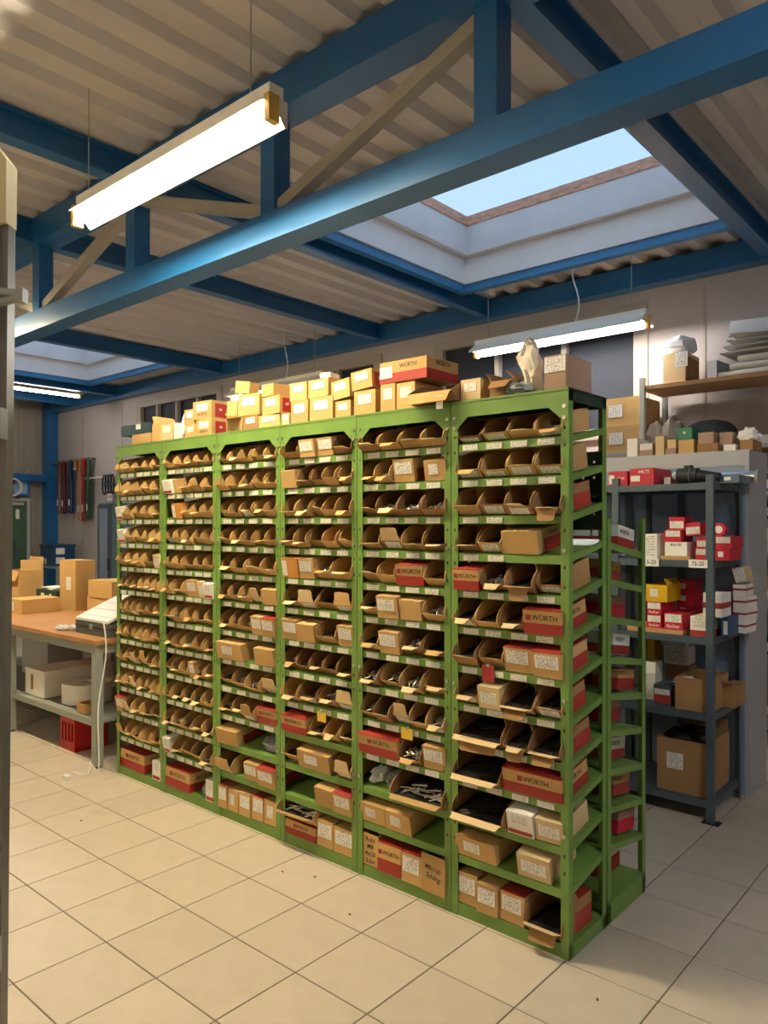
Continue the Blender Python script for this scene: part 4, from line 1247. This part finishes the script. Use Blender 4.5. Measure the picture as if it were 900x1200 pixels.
# things on the cabinet
z = CZ+.012; Y = CY0+.02
KG = 'small boxes on the pale cabinet'
def kb(label, x0, x1, yt, yb, mt='cardboard_pink', z0=None, **k):
    return sbox(label, x0, x1, yt, yb, k.pop('Y', Y), k.pop('d', .18), mt, z if z0 is None else z0, name='carton', cat='carton', group=KG, **k)
kb('white carton closest to green racks on the pale cabinet', 735, 747, 516, 537, 'paper')
kb('open carton with white label on the pale cabinet', 749, 765, 521, 536, 'cardboard_pink', open_top=True, sticker='top')
kb('tall narrow pale carton on the cabinet', 768, 778, 513, 535, 'cardboard_pale')
_, q = kb('low pink carton beside the tall narrow one', 780, 792, 528, 535, 'cardboard_pink')
kb('small carton on the low pink one', 782, 792, 518, 528, 'cardboard_pale', z0=q)
_, q = kb('brown carton under the green box', 795, 813, 519, 535, 'cardboard')
t, _ = kb('green box with white emblem on a brown carton', 793, 811, 505, 519, 'green_box', z0=q, logo=lambda w, h: ('o', h*.3, 0, h*.6), ink='ink_white')
_, q = kb('long dark brown carton on the cabinet', 817, 841, 523, 533, 'cardboard_dark', sticker=None)
kb('pinkish carton on the long dark brown one', 818, 836, 510, 523, 'cardboard_pink', z0=q)
kb('tall pink carton with creased front on the cabinet', 843, 858, 509, 532, 'cardboard_pink', Y=Y+.06)
kb('small white-labelled carton in front of the creased one', 848, 862, 525, 532, 'paper', Y=Y-.01, d=.05)
_, q = kb('brown carton under crumpled paper at cabinet end', 867, 882, 521, 533, 'cardboard_dark', Y=Y+.02)
x, _ = onY(877, 512, Y+.1)
t = thing('crumpled_paper', 'ball of crumpled white paper on brown carton', 'paper', (x, Y+.1, q+.001))
MB().blob((0, 0, .026), .055, .05, .045, 11, .5, 3.5).build('paper', 'paper', t)

# ================================================================== WALL SHELVING
SX, SY0, SY1 = -2.27, 5.55, 6.04
t = thing('wall_shelving', 'tall shelving with wooden boards and white posts along the back wall', 'shelving', (-1.2, SY0, 0))
def wp(name, mb, m_):
    o = mb.build(name, m_, t); o.matrix_parent_inverse = Matrix.Translation(-Vector(t.location)); return o
SXR = -.1
for x in (SX, -1.0, SXR):
    for y in (SY0, SY1-.04):
        wp('post', MB().box(x-.018, x+.018, y, y+.04, 0, 2.63), 'lamp_white' if y == SY0 else 'steel_grey')
WZ = [2.57, 2.08, 1.75, 1.56, 1.33, .99, .63, .2]
for i, zq in enumerate(WZ):
    wp('shelf_board', MB().box(SX-.02 if i != 1 else -2.95, SXR, SY0+.041, SY1-.041, zq-.03, zq), 'wood_shelf')
    wp('board_edge', MB().box(SX+.026 if i != 1 else -2.95, SXR, SY0+.02, SY0+.0405, zq-.03, zq), 'panel_grey' if i else 'wood_shelf')
wp('post', MB().box(-2.95, -2.90, SY0, SY0+.04, 0, 2.08), 'lamp_white'); wp('post', MB().box(-2.95, -2.90, SY1-.04, SY1, 0, 2.08), 'lamp_white')
# top board
z = WZ[0]; Y = SY0+.08
t, q = sbox('brown carton with white corner label on the highest wall shelf', 777, 803, 404, 440, Y, .3, 'cardboard_pale', z, name='carton', cat='carton')
link('label', stick_mesh(.09, .11), 'label', t, (.055, -.001, .12))
MB().box(t.children[0].dimensions.x/2, t.children[0].dimensions.x/2+.002, .02, .28, .02, .2).build('painted_side_shade', 'cardboard_dark', t)  # darker cardboard sheet paints the shade on this side
x, _ = onY(796, 390, Y+.1)
t = thing('plastic_bag', 'clear plastic bag of parts on the carton, highest wall shelf', 'bag', (x, Y+.12, q+.001))
MB().blob((0, 0, .055), .12, .09, .085, 2, .3, 2.5).build('film', 'plastic_clear', t)
MB().box(-.08, .05, -.088, -.07, .05, .09).build('printed_strip', 'paper_grey', t)
for i in range(9):
    x0, _ = onY(837 + (i*5) % 4, 420, Y)
    tt = thing('rolled_sheet', 'long white rolled sheet, %s of the pile on highest wall shelf' % ORD[i], 'sheet', (x0+.02*i+.02, Y+.05+.085*(i % 3), z+.026 + .052*(i//3)), R(1.5*((i*3) % 4-1)), group='rolled sheets on the highest wall shelf')
    b = MB().cyl((0, 0, 0), (1.1, .0, .002), .024, 10); b.smooth = True; b.build('sheet', 'paper', tt)
    MB().ring((-.003, 0, 0), (1, 0, 0), .008, .025, .004, 12).build('rolled_end', 'paper_grey', tt)
for i in range(4):
    x0, _ = onY(826 + 4*i, 400, Y)
    tt = thing('card_sheet', 'thin pale card sheet, %s from below, over the rolled sheets' % ORD[i], 'sheet', (x0+.62, Y+.15, z+.178+.028*i), R(2*i-3), 0, R(1.2*i), group='card sheets over the rolled sheets')
    MB().box(-.52, .5, -.16, .17, 0, .007).build('sheet', 'paper', tt)
    MB().box(-.52, .5, -.162, -.16, .001, .006).build('cut_edge', 'paper_grey', tt)
t, q = sbox('folded white carton leaning beside the rolled sheets', 829, 840, 412, 434, Y+.02, .3, 'paper_grey', z, rz=R(-6), name='carton', cat='carton')
x0, _ = onY(815, 400, Y)
t = thing('white_board', 'flat white board standing on the card sheets', 'board', (x0+.56, Y+.16, z+.305), 0, R(-12), R(3))
MB().box(-.38, .45, 0, .02, 0, .12).build('board', 'white_plastic', t); MB().box(-.38, .45, -.003, 0, .0, .012).build('edge_strip', 'paper_grey', t)
# second board
z = WZ[1]
t, q = sbox('lower of two stacked orange-brown cartons by white shelving post', 700, 745, 492, 524, SY0+.045, .40, 'cardboard', z, sticker='small', name='carton', cat='carton')
t.location.x = -2.30 - t.children[0].dimensions.x/2 - .0
t, q = sbox('upper of two stacked orange-brown cartons by white shelving post', 698, 743, 460, 492, SY0+.05, .40, 'cardboard', q, sticker='small', name='carton', cat='carton')
t.location.x = -2.305 - t.children[0].dimensions.x/2
for px, dx, s in ((769, .085, 3), (789, .085, 6)):
    x, _ = onY(px, 500, SY0+.24)
    t = thing('cloth_sack', 'crumpled white cloth sack %s' % ('beside the white shelving post' if s == 3 else 'under the grey cushion end'), 'sack', (x, SY0+.24, z+.001), group='white cloth sacks')
    MB().blob((0, 0, .085), dx, .10, .15 if s == 3 else .17, s, .25, 2.2).build('cloth', 'cloth_white', t)
    b = MB().cyl((dx*.5, -.02, .11), (dx*.6, -.03, .17), .02, 8, .04); b.smooth = True; b.build('tied_end', 'cloth_white', t)
x, _ = onY(831, 500, SY0+.2)
t = thing('grey_cushion', 'long dark grey cushion lying on the wall shelf', 'cushion', (x, SY0+.22, z+.05))
MB().blob((0, 0, .065), .19, .13, .10, 9, .08, 1.5, 24, 14).build('cushion', 'cloth_grey', t)
MB().box(-.12, .16, -.125, -.12, .04, .046).build('seam', 'rubber', t)
t, q = sbox('long white flat box on the wall shelf beside the cushion', 856, 905, 504, 514, SY0+.06, .25, 'paper', z)
rn = random.Random(5)
for i, zq in enumerate(WZ[2:]):
    x = -1.52
    mt = ['blue_plastic', 'rubber', 'paper', 'cardboard', 'black_goods', 'cardboard_dark'][i]
    t = thing('storage_box', ['blue', 'black', 'white', 'brown', 'dark', 'plain brown'][i] + ' storage box on the wall shelving, %s board down' % ORD[i+2], 'box', (-1.42, SY0+.06, zq+.001), group='storage boxes on the wall shelving')
    carton_parts(t, .34, .3, .12 if i not in (2, 3) else .17, mt, sticker=(0, .02, .1, .06), tape=False)

# ================================================================== WORKBENCH
BX0, BX1, BY0, BY1, BZT = -7.35, -4.40, 2.33, 3.45, .80
t = thing('workbench', 'long workbench with wooden top, grey steel frame and lower shelf', 'workbench', (-5.8, BY0, 0))
def bpart(name, mb, m_):
    o = mb.build(name, m_, t); o.matrix_parent_inverse = Matrix.Translation(-Vector(t.location)); return o
bpart('bench_top', MB().box(BX0, BX1, BY0-.01, BY1, BZT-.028, BZT), 'bench_wood')
bpart('frame', MB().box(BX0+.02, BX1-.02, BY0+.005, BY0+.045, BZT-.085, BZT-.029).box(BX0+.02, BX1-.02, BY1-.06, BY1-.02, BZT-.085, BZT-.029).box(BX1-.06, BX1-.02, BY0+.045, BY1-.06, BZT-.085, BZT-.029).box(BX0+.02, BX0+.06, BY0+.045, BY1-.06, BZT-.085, BZT-.029), 'bench_paint')
for x in (-4.45, -5.72, -7.28):
    for y in (BY0+.03, BY1-.05):
        bpart('leg', MB().box(x-.028, x+.028, y-.025, y+.025, .012, BZT-.086), 'bench_paint')
        bpart('foot', MB().cyl((x, y, 0), (x, y, .0115), .024, 10), 'rubber')
bpart('lower_shelf', MB().box(-7.25, -4.48, BY0+.056, BY1-.076, .262, .28).box(-7.25, -4.48, BY0+.03, BY0+.0555, .245, .285), 'bench_paint')
bpart('back_panel', MB().box(-7.25, -4.48, BY1-.024, BY1-.02, .1, .7), 'steel_dark')

def wbox(label, X0, X1, Y0, d, z0, h, mt='cardboard', **k):
    t = thing(k.pop('name', 'carton'), label, k.pop('cat', 'carton'), ((X0+X1)/2, Y0, z0+.001), k.pop('rz', 0), group=k.pop('group', None))
    carton_parts(t, X1-X0, d, h, mt, **k)
    return t
wbox('tall closed carton with white label square on the workbench', -6.34, -6.06, 3.02, .17, BZT, .42, sticker=(.02, .17, .08, .11))
wbox('flat brown carton lying open-ended on the workbench', -6.42, -6.15, 2.62, .32, BZT, .115, sticker=(-.06, .02, .09, .07))
wbox('open carton with raised flaps, end of the workbench', -7.30, -6.98, 2.95, .22, BZT, .30, open_top=True, flaps=(('back', .12, 5), ('right', .10, -8), ('front', .10, 160)))
wbox('low carton under another small carton on the workbench', -6.02, -5.62, 3.10, .24, BZT, .12)
wbox('small carton stacked behind the sloping white panel', -5.98, -5.60, 3.09, .25, BZT+.121, .14)
t = wbox('dark green box with white prints on the workbench', -6.86, -6.46, 3.05, .22, BZT, .14, 'dark_green_box', tape=False, name='box', cat='box')
link('label', stick_mesh(.06, .08), 'label', t, (-.07, -.001, .03)); link('label', stick_mesh(.035, .08), 'label', t, (.08, -.001, .03))
t = thing('paper_stack', 'loose white papers on the dark green box', 'paper', (-6.68, 3.16, BZT+.142))
for i in range(4):
    o = MB().box(-.11, .11, -.08, .08, i*.006, i*.006+.004).build('sheet', 'paper', t); o.rotation_euler.z = R(9*i-12)
# case with the sloping white panel
t = thing('equipment_case', 'dark grey case with sloping white panel on the workbench end', 'case', (-4.66, 2.43, BZT+.001))
MB().box(-.215, .215, 0, .46, 0, .085).build('case_body', 'case_grey', t)
MB().box(-.02, .02, -.006, 0, .04, .07).build('latch', 'steel_grey', t)
MB().box(-.22, .22, -.004, .464, .050, .056).build('seam_strip', 'rubber', t)
pn = MB().prism([(0, .088), (.44, .27), (.44, .285), (0, .103)], 'x', -.21, .21).build('sloping_panel', 'white_plastic', t)
for k in range(5):
    MB().prism([(.04+.08*k, .1035+.04*.4136+.08*k*.4136-.0005-.001), (.046+.08*k, .1035+.0025+.04*.4136+.08*k*.4136-.0005), (.046+.08*k, .1035+.04*.4136+.08*k*.4136+.0035), (.04+.08*k, .1035+.04*.4136+.08*k*.4136+.001)], 'x', -.20, .20).build('panel_line', 'paper_grey', pn)
MB().box(-.215, .215, .40, .46, .085, .26).build('rear_riser', 'case_grey', t)
t = thing('work_gloves', 'pair of crumpled pale work gloves before the grey case', 'gloves', (-5.02, 2.42, BZT+.001), R(20))
MB().blob((0, 0, .015), .06, .035, .022, 3, .4, 4).build('glove', 'paper_grey', t)
MB().blob((.07, .035, .015), .055, .03, .022, 5, .4, 4).build('glove', 'paper_grey', t)
# lower shelf
t = wbox('white carton with brown strip lying on the lower bench shelf', -5.62, -5.32, 2.42, .55, .285, .19, 'paper', tape=False)
MB().box(-.06, -.02, -.001, 0, .04, .15).build('brown_strip', 'cardboard_dark', t)
lettering('CE', t, .05, (.151, .2, .08), 'blue_plastic', rz=R(90), name='logo')
t = thing('cable_drum', 'big round white cable drum lying on the lower bench shelf', 'drum', (-5.05, 2.60, .286))
b = MB().ring((0, 0, 0), (0, 0, 1), .055, .165, .135, 32); b.smooth = True; b.build('drum', 'paper', t)
b = MB().cyl((0, 0, .001), (0, 0, .12), .052, 16); b.build('core', 'cardboard_dark', t)
t = wbox('small torn carton in front of the white cable drum', -4.80, -4.69, 2.40, .1, .285, .06, 'cardboard', open_top=True, flaps=(('front', .03, 60),))
wbox('grey upright carton at the back of the lower bench shelf', -5.30, -4.86, 2.95, .3, .285, .33, 'cardboard_pink')
wbox('brown upright carton at the back of the lower bench shelf', -4.84, -4.52, 3.0, .3, .285, .30, 'cardboard')
wbox('grey plastic tub at the bench leg on lower shelf', -6.45, -5.98, 2.75, .4, .285, .30, 'paper_grey', open_top=True, name='tub', cat='tub')
t = wbox('white storage carton on lower bench shelf, behind the middle leg', -5.90, -5.45, 3.0, .35, .285, .28, 'white_plastic', tape=False)
# red crate on the floor
t = thing('red_crate', 'red plastic crate with cut-out pattern on the floor under bench', 'crate', (-4.95, 2.41, 0))
m = MB(); w, d, h = .2, .24, .235
m.box(-w/2, w/2, 0, .012, 0, .06).box(-w/2, w/2, 0, .012, h-.05, h)
for k in range(5):
    m.box(-w/2+k*(w-.02)/4, -w/2+k*(w-.02)/4+.02, 0, .012, .06, h-.05)
m.box(w/2-.012, w/2, .012, d, 0, h).box(-w/2, -w/2+.012, .012, d, 0, h).box(-w/2+.012, w/2-.012, d-.012, d, 0, h).box(-w/2+.012, w/2-.012, .012, d-.012, 0, .012)
m.build('body', 'red_plastic', t)
MB().box(-w/2-.006, w/2+.006, -.006, .014, h-.018, h).box(w/2-.014, w/2+.006, .014, d+.006, h-.018, h).box(-w/2-.006, -w/2+.014, .014, d+.006, h-.018, h).box(-w/2+.014, w/2-.014, d-.008, d+.006, h-.018, h).build('rim', 'red_plastic', t)
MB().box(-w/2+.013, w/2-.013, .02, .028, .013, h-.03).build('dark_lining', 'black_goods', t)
# white cord hanging beside the bench leg
t = thing('extension_cable', 'thin white cable hanging beside the bench leg to the floor', 'cable', (-4.36, 2.36, 0))
pts = []
for i in range(26):
    a = i/25
    zc = .93*(1-a) + .004*a
    pts.append((.02*math.sin(a*9), -.01 - .03*a + .015*math.sin(a*6), zc))
for i in range(1, 30):
    a = i/29
    pts.append((.02*math.sin(9) - .02*a + .03*math.sin(a*14)-.0, -.05 - .16*a - .03*math.sin(a*12), .005 + .09*abs(math.sin(a*6.3))*(1-a)))
MB().tube(pts, .0045, 6).build('cord', 'white_plastic', t)
MB().box(-.04, .01, -.25, -.22, .001, .026).build('socket_end', 'white_plastic', t)

# ================================================================== FAR CORNER
dr = bpy.data.objects.new('door_1', None); COL.objects.link(dr); struct(dr)
DY0, DY1 = 5.22, 5.62
dr.location = (WX+.02, DY0, 0)
MB().box(.0, .03, 0, DY1-DY0, 0, 1.92).build('door_leaf', 'green_paint', dr)
for a, b in ((-.05, 0), (DY1-DY0, DY1-DY0+.05)):
    MB().box(0, .06, a, b, 0, 1.97).build('door_frame', 'panel_grey', dr)
MB().box(0, .06, 0, DY1-DY0, 1.921, 1.97).build('door_frame', 'panel_grey', dr)
MB().box(.031, .07, .12, .34, 1.85, 1.90).build('door_closer', 'frame_beige', dr)
hd = MB().box(.031, .06, .20, .24, .95, 1.25).box(.06, .075, .14, .24, 1.18, 1.21).build('door_handle', 'steel_dark', dr)
MB().box(.0305, .034, .22, .28, 1.62, 1.78).build('door_sign', 'paper', dr)
# fan before a small blue pane, above the door
t = thing('wall_fan', 'round white wall fan before a blue pane above the green door', 'fan', (WX+.10, 5.40, 2.15))
MB().box(-.07, -.03, -.22, .26, -.14, .18).build('pane', 'bright_blue', t)
MB().box(-.045, -.02, .0, .22, -.10, .14).build('light_pane', 'window_sky', t)
b = MB().ring((.0, -.05, 0), (1, 0, 0), .125, .15, .08, 24); b.smooth = True; b.build('fan_ring', 'white_plastic', t)
for k in range(5):
    a = 2*math.pi*k/5
    o = MB().prism([(.02, -.02), (.115, -.045), (.12, .03), (.02, .02)], 'z', 0, .006)
    ob = o.build('blade', 'rubber', t, (.04, -.05, 0)); ob.rotation_euler = (a, R(-90), 0)
b = MB().cyl((.02, -.05, 0), (.075, -.05, 0), .03, 12); b.build('hub', 'steel_grey', t)
MB().beam((.03, .0, .10), (.06, .22, .30), .02, .02).build('bracket_arm', 'steel_grey', t)
# blue crate on a grey side table
t = thing('side_table', 'grey metal side table in the far corner', 'table', (-12.0, 5.45, 0))
MB().box(-.5, .45, 0, .5, .83, .86).build('table_top', 'steel_grey', t)
for x in (-.47, .42):
    for y in (.03, .47):
        MB().box(x-.02, x+.02, y-.02, y+.02, 0, .83).build('leg', 'steel_grey', t)
MB().box(-.45, .40, .05, .45, .25, .27).build('lower_shelf', 'steel_dark', t)
t = thing('blue_crate', 'blue plastic storage crate on the grey side table', 'crate', (-11.98, 5.50, .861))
MB().box(-.24, .22, 0, .35, 0, .31).build('body', 'blue_plastic', t)
MB().box(-.25, .23, -.01, .36, .311, .345).build('lid', 'blue_plastic', t)
for x in (-.15, -.05):
    link('label', stick_mesh(.05, .09), 'label', t, (x, -.001, .03))
for z in (.04, .19):
    o = MB().box(.2205, .223, .04, .18, z, z+.10).build('label', 'paper', t)
# slings on a wall rail
x0, z0 = onY(64, 543, WY-.06); x1, _ = onY(110, 543, WY-.06)
t = thing('sling_rail', 'thin steel rail holding lifting slings on the back wall', 'rail', ((x0+x1)/2, WY-.10, z0))
b = MB().cyl((-(x1-x0)/2, 0, 0), ((x1-x0)/2, 0, 0), .012, 10); b.smooth = True; b.build('bar', 'steel_grey', t)
for s in (-1, 1):
    MB().box(s*(x1-x0)*.46-.01, s*(x1-x0)*.46+.01, 0, .095, -.02, .02).build('bracket', 'steel_dark', t)
def sling(label, pxc, wpx, ybot, m_):
    x, _ = onY(pxc, 540, WY-.1); s = 13/F_PX
    _, zb = onY(pxc, ybot, WY-.1)
    w = wpx*s; L = z0 - zb
    t = thing('lifting_sling', label, 'sling', (x, WY-.10, z0), group='lifting slings')
    m = MB(); path = []
    for i in range(9):
        a = math.pi*i/8
        path.append((-.017*math.cos(a), .017*math.sin(a)))
    for i in range(1, 8): path.append((.017+.014*math.sin(i/8*math.pi/2), -L*i/9))
    for i in range(7):
        a = math.pi*i/6
        path.append((.031*math.cos(a), -L+.031-.031*math.sin(a)))
    for i in range(7, 0, -1): path.append((-.017-.014*math.sin(i/8*math.pi/2), -L*i/9))
    n = len(path)
    vs = []
    for (y, z) in path:
        d = Vector((y, z)).length or 1
        for q in (-w/2, w/2): vs.append((q, y, z))
    for k, (y, z) in enumerate(path):
        yp, zp = path[k-1]; yn, zn = path[(k+1) % n]
        nx, nz = (zn-zp), -(yn-yp); l = math.hypot(nx, nz) or 1
        for q in (-w/2, w/2): vs.append((q, y-nx/l*.006, z-nz/l*.006))
    fs = []
    for k in range(n):
        a, b2 = 2*k, 2*((k+1) % n); c, e = a+2*n, b2+2*n
        fs += [(a, b2, b2+1, a+1), (c, c+1, e+1, e), (a, c, e, b2), (a+1, b2+1, e+1, c+1)]
    m.add(vs, fs)
    m.build('webbing', m_, t)
    MB().box(-w*.25, w*.25, -.040, -.0385, -L*.86, -L*.74).build('label', 'paper', t)
sling('brown lifting sling at the outer end of the wall rail', 70, 4.5, 601, 'sling_brown')
sling('maroon lifting sling hanging on the wall rail', 75.5, 6, 602, 'sling_maroon')
sling('navy blue lifting sling hanging on the wall rail', 83.5, 6.5, 601, 'sling_navy')
sling('short orange webbing loop between navy and red slings', 90, 7, 552, 'sling_orange')
sling('tan lifting sling beside the red one', 94.5, 3.5, 610, 'sling_orange')
sling('bright red lifting sling hanging on the wall rail', 99, 5, 610, 'sling_red')
sling('dark green lifting sling at the locker end of rail', 104.5, 4, 609, 'sling_green')
# hose rail and sign
x0b, z0b = onY(102, 561, WY-.06); x1b, _ = onY(138, 561, WY-.06)
t = thing('hose_rail', 'pale wall rail carrying black hoses above the locker', 'rail', (x0b, WY-.09, z0b))
b = MB().cyl((0, 0, 0), (x1b-x0b, 0, 0), .016, 10); b.smooth = True; b.build('bar', 'lamp_white', t)
MB().box(.02, .05, 0, .085, -.02, .02).build('bracket', 'steel_grey', t); MB().box(x1b-x0b-.05, x1b-x0b-.02, 0, .085, -.02, .02).build('bracket', 'steel_grey', t)
for i in range(4):
    xh, _ = onY(123+3.5*i, 561, WY-.09)
    pts = [(.0+.055*math.sin(2*math.pi*k/16), -.012-.004*i, -.13+.15*math.cos(2*math.pi*k/16)) for k in range(17)]
    tt = thing('coiled_hose', 'black coiled hose hanging on pale rail, %s from the slings' % ORD[i], 'hose', (xh, WY-.09, z0b+.006), group='coiled hoses')
    MB().tube(pts, .014, 6).build('hose', 'rubber', tt)
    MB().box(-.02, .02, -.03-.004*i, .006-.004*i, -.15, -.11).build('tie', 'steel_dark', tt)
xs_, zs_ = onY(126, 582, WY-.2)
t = thing('number_sign', 'small white sign with the number 5704 above the locker', 'sign', (xs_, WY-.16, zs_-.06))
MB().box(-.075, .075, -.005, 0, 0, .11).build('plate', 'paper', t); MB().box(-.01, .01, 0, .155, .04, .06).build('bracket', 'steel_grey', t)
lettering('5704', t, .04, (0, -.006, .055), 'ink')
xa, _ = onY(114, 600, WY-.45); xb, _ = onY(130, 600, WY-.45)
t = thing('locker', 'narrow grey-blue locker with glazed door against the back wall', 'locker', ((xa+xb)/2, WY-.45, 0))
w = xb-xa
MB().box(-w/2, w/2, .02, .43, 0, 1.84).build('body', 'steel_blue', t)
d_ = MB().box(-w/2+.01, w/2-.01, 0, .0195, .05, 1.82).build('door', 'steel_dark', t)
MB().box(-w/2+.06, w/2-.10, -.004, 0, .5, 1.76).build('door_pane', 'panel_blue', d_)
MB().box(w/2-.07, w/2-.04, -.02, 0, .85, 1.02).build('handle', 'rubber', d_)
t = thing('push_broom', 'long pale broom handle leaning beside the locker', 'broom', (xa-.30, WY-.30, 0))
MB().cyl((-.05, -.05, .06), (.09, .17, 1.45), .014, 8).build('handle', 'wood_shelf', t)
MB().box(-.25, .15, -.09, -.01, .035, .075).build('head', 'wood_shelf', t); MB().box(-.24, .14, -.085, -.015, 0, .036).build('bristles', 'rubber', t)

# ================================================================== GATE POST NEXT TO THE CAMERA
GD = 1.50
def camxy(px, d):
    r = (px-CX)/F_PX*d
    return CS*r - SN*d, SN*r + CS*d
gx, gy = camxy(-3.0, GD)
t = thing('gate_post', 'grey steel gate post with cream cap plate and arm', 'gate post', (gx, gy, 0), YAW, 0, .0102)
# local: +x to the right of the view, +y away; right edge at x = 0
MB().prism([(-.11, 0), (-.035, 0), (-.035, .004), (-.012, .004), (-.012, .0), (0, 0), (0, .03), (-.11, .03)], 'z', 0, 2.20).build('post', 'gate_steel', t)
MB().box(-.034, -.026, -.006, .0035, .01, 2.12).build('guide_strip', 'steel_dark', t)
MB().prism([(-.12, 2.12), (.001, 2.12), (.001, 2.245), (-.035, 2.29), (-.12, 2.29)], 'y', -.012, .032).build('cap_plate', 'cream_plate', t)
MB().cyl((-.02, -.018, 2.145), (-.02, -.012, 2.145), .006, 8).build('bolt', 'steel_dark', t)
MB().beam((-.1, -.03, 1.985), (.045, -.03, 1.972), .02, .012).beam((-.1, -.03, 1.93), (.045, -.03, 1.966), .02, .008).build('arm', 'steel_grey', t)
MB().box(.036, .05, -.042, -.018, 1.955, 1.982).build('arm_tip', 'steel_grey', t)
MB().box(-.04, .004, -.03, -.001, 1.69, 1.75).build('hinge_block', 'steel_grey', t)
MB().box(-.028, -.002, -.034, -.0305, 1.70, 1.735).build('hinge_plate', 'panel_grey', t)
MB().prism([(-.05, -.03), (.002, -.03), (.002, 0), (-.05, 0)], 'z', .63, .70).build('lower_hinge', 'steel_grey', t)

# small scraps on the tiles
for i, (px, py) in enumerate(((331, 1022), (369, 1028), (700, 1172), (410, 1072), (95, 962))):
    tt_ = F_PX*(0-EYE)/(HY-py); a, b = ray(px)
    t = MB().blob((0, 0, .002), .006, .0035, .003, i, .4, 3, 8, 6).build('floor_scrap', 'brown_goods', None, (a*tt_, b*tt_, .0))
    tag(t, ['dark crumb on the tiles', 'brown crumb on the tiles', 'dark scrap near end bay', 'thin scrap on tile', 'small scrap near workbench'][i] + ' of the floor', 'scrap')
    t.rotation_euler.z = i*1.1
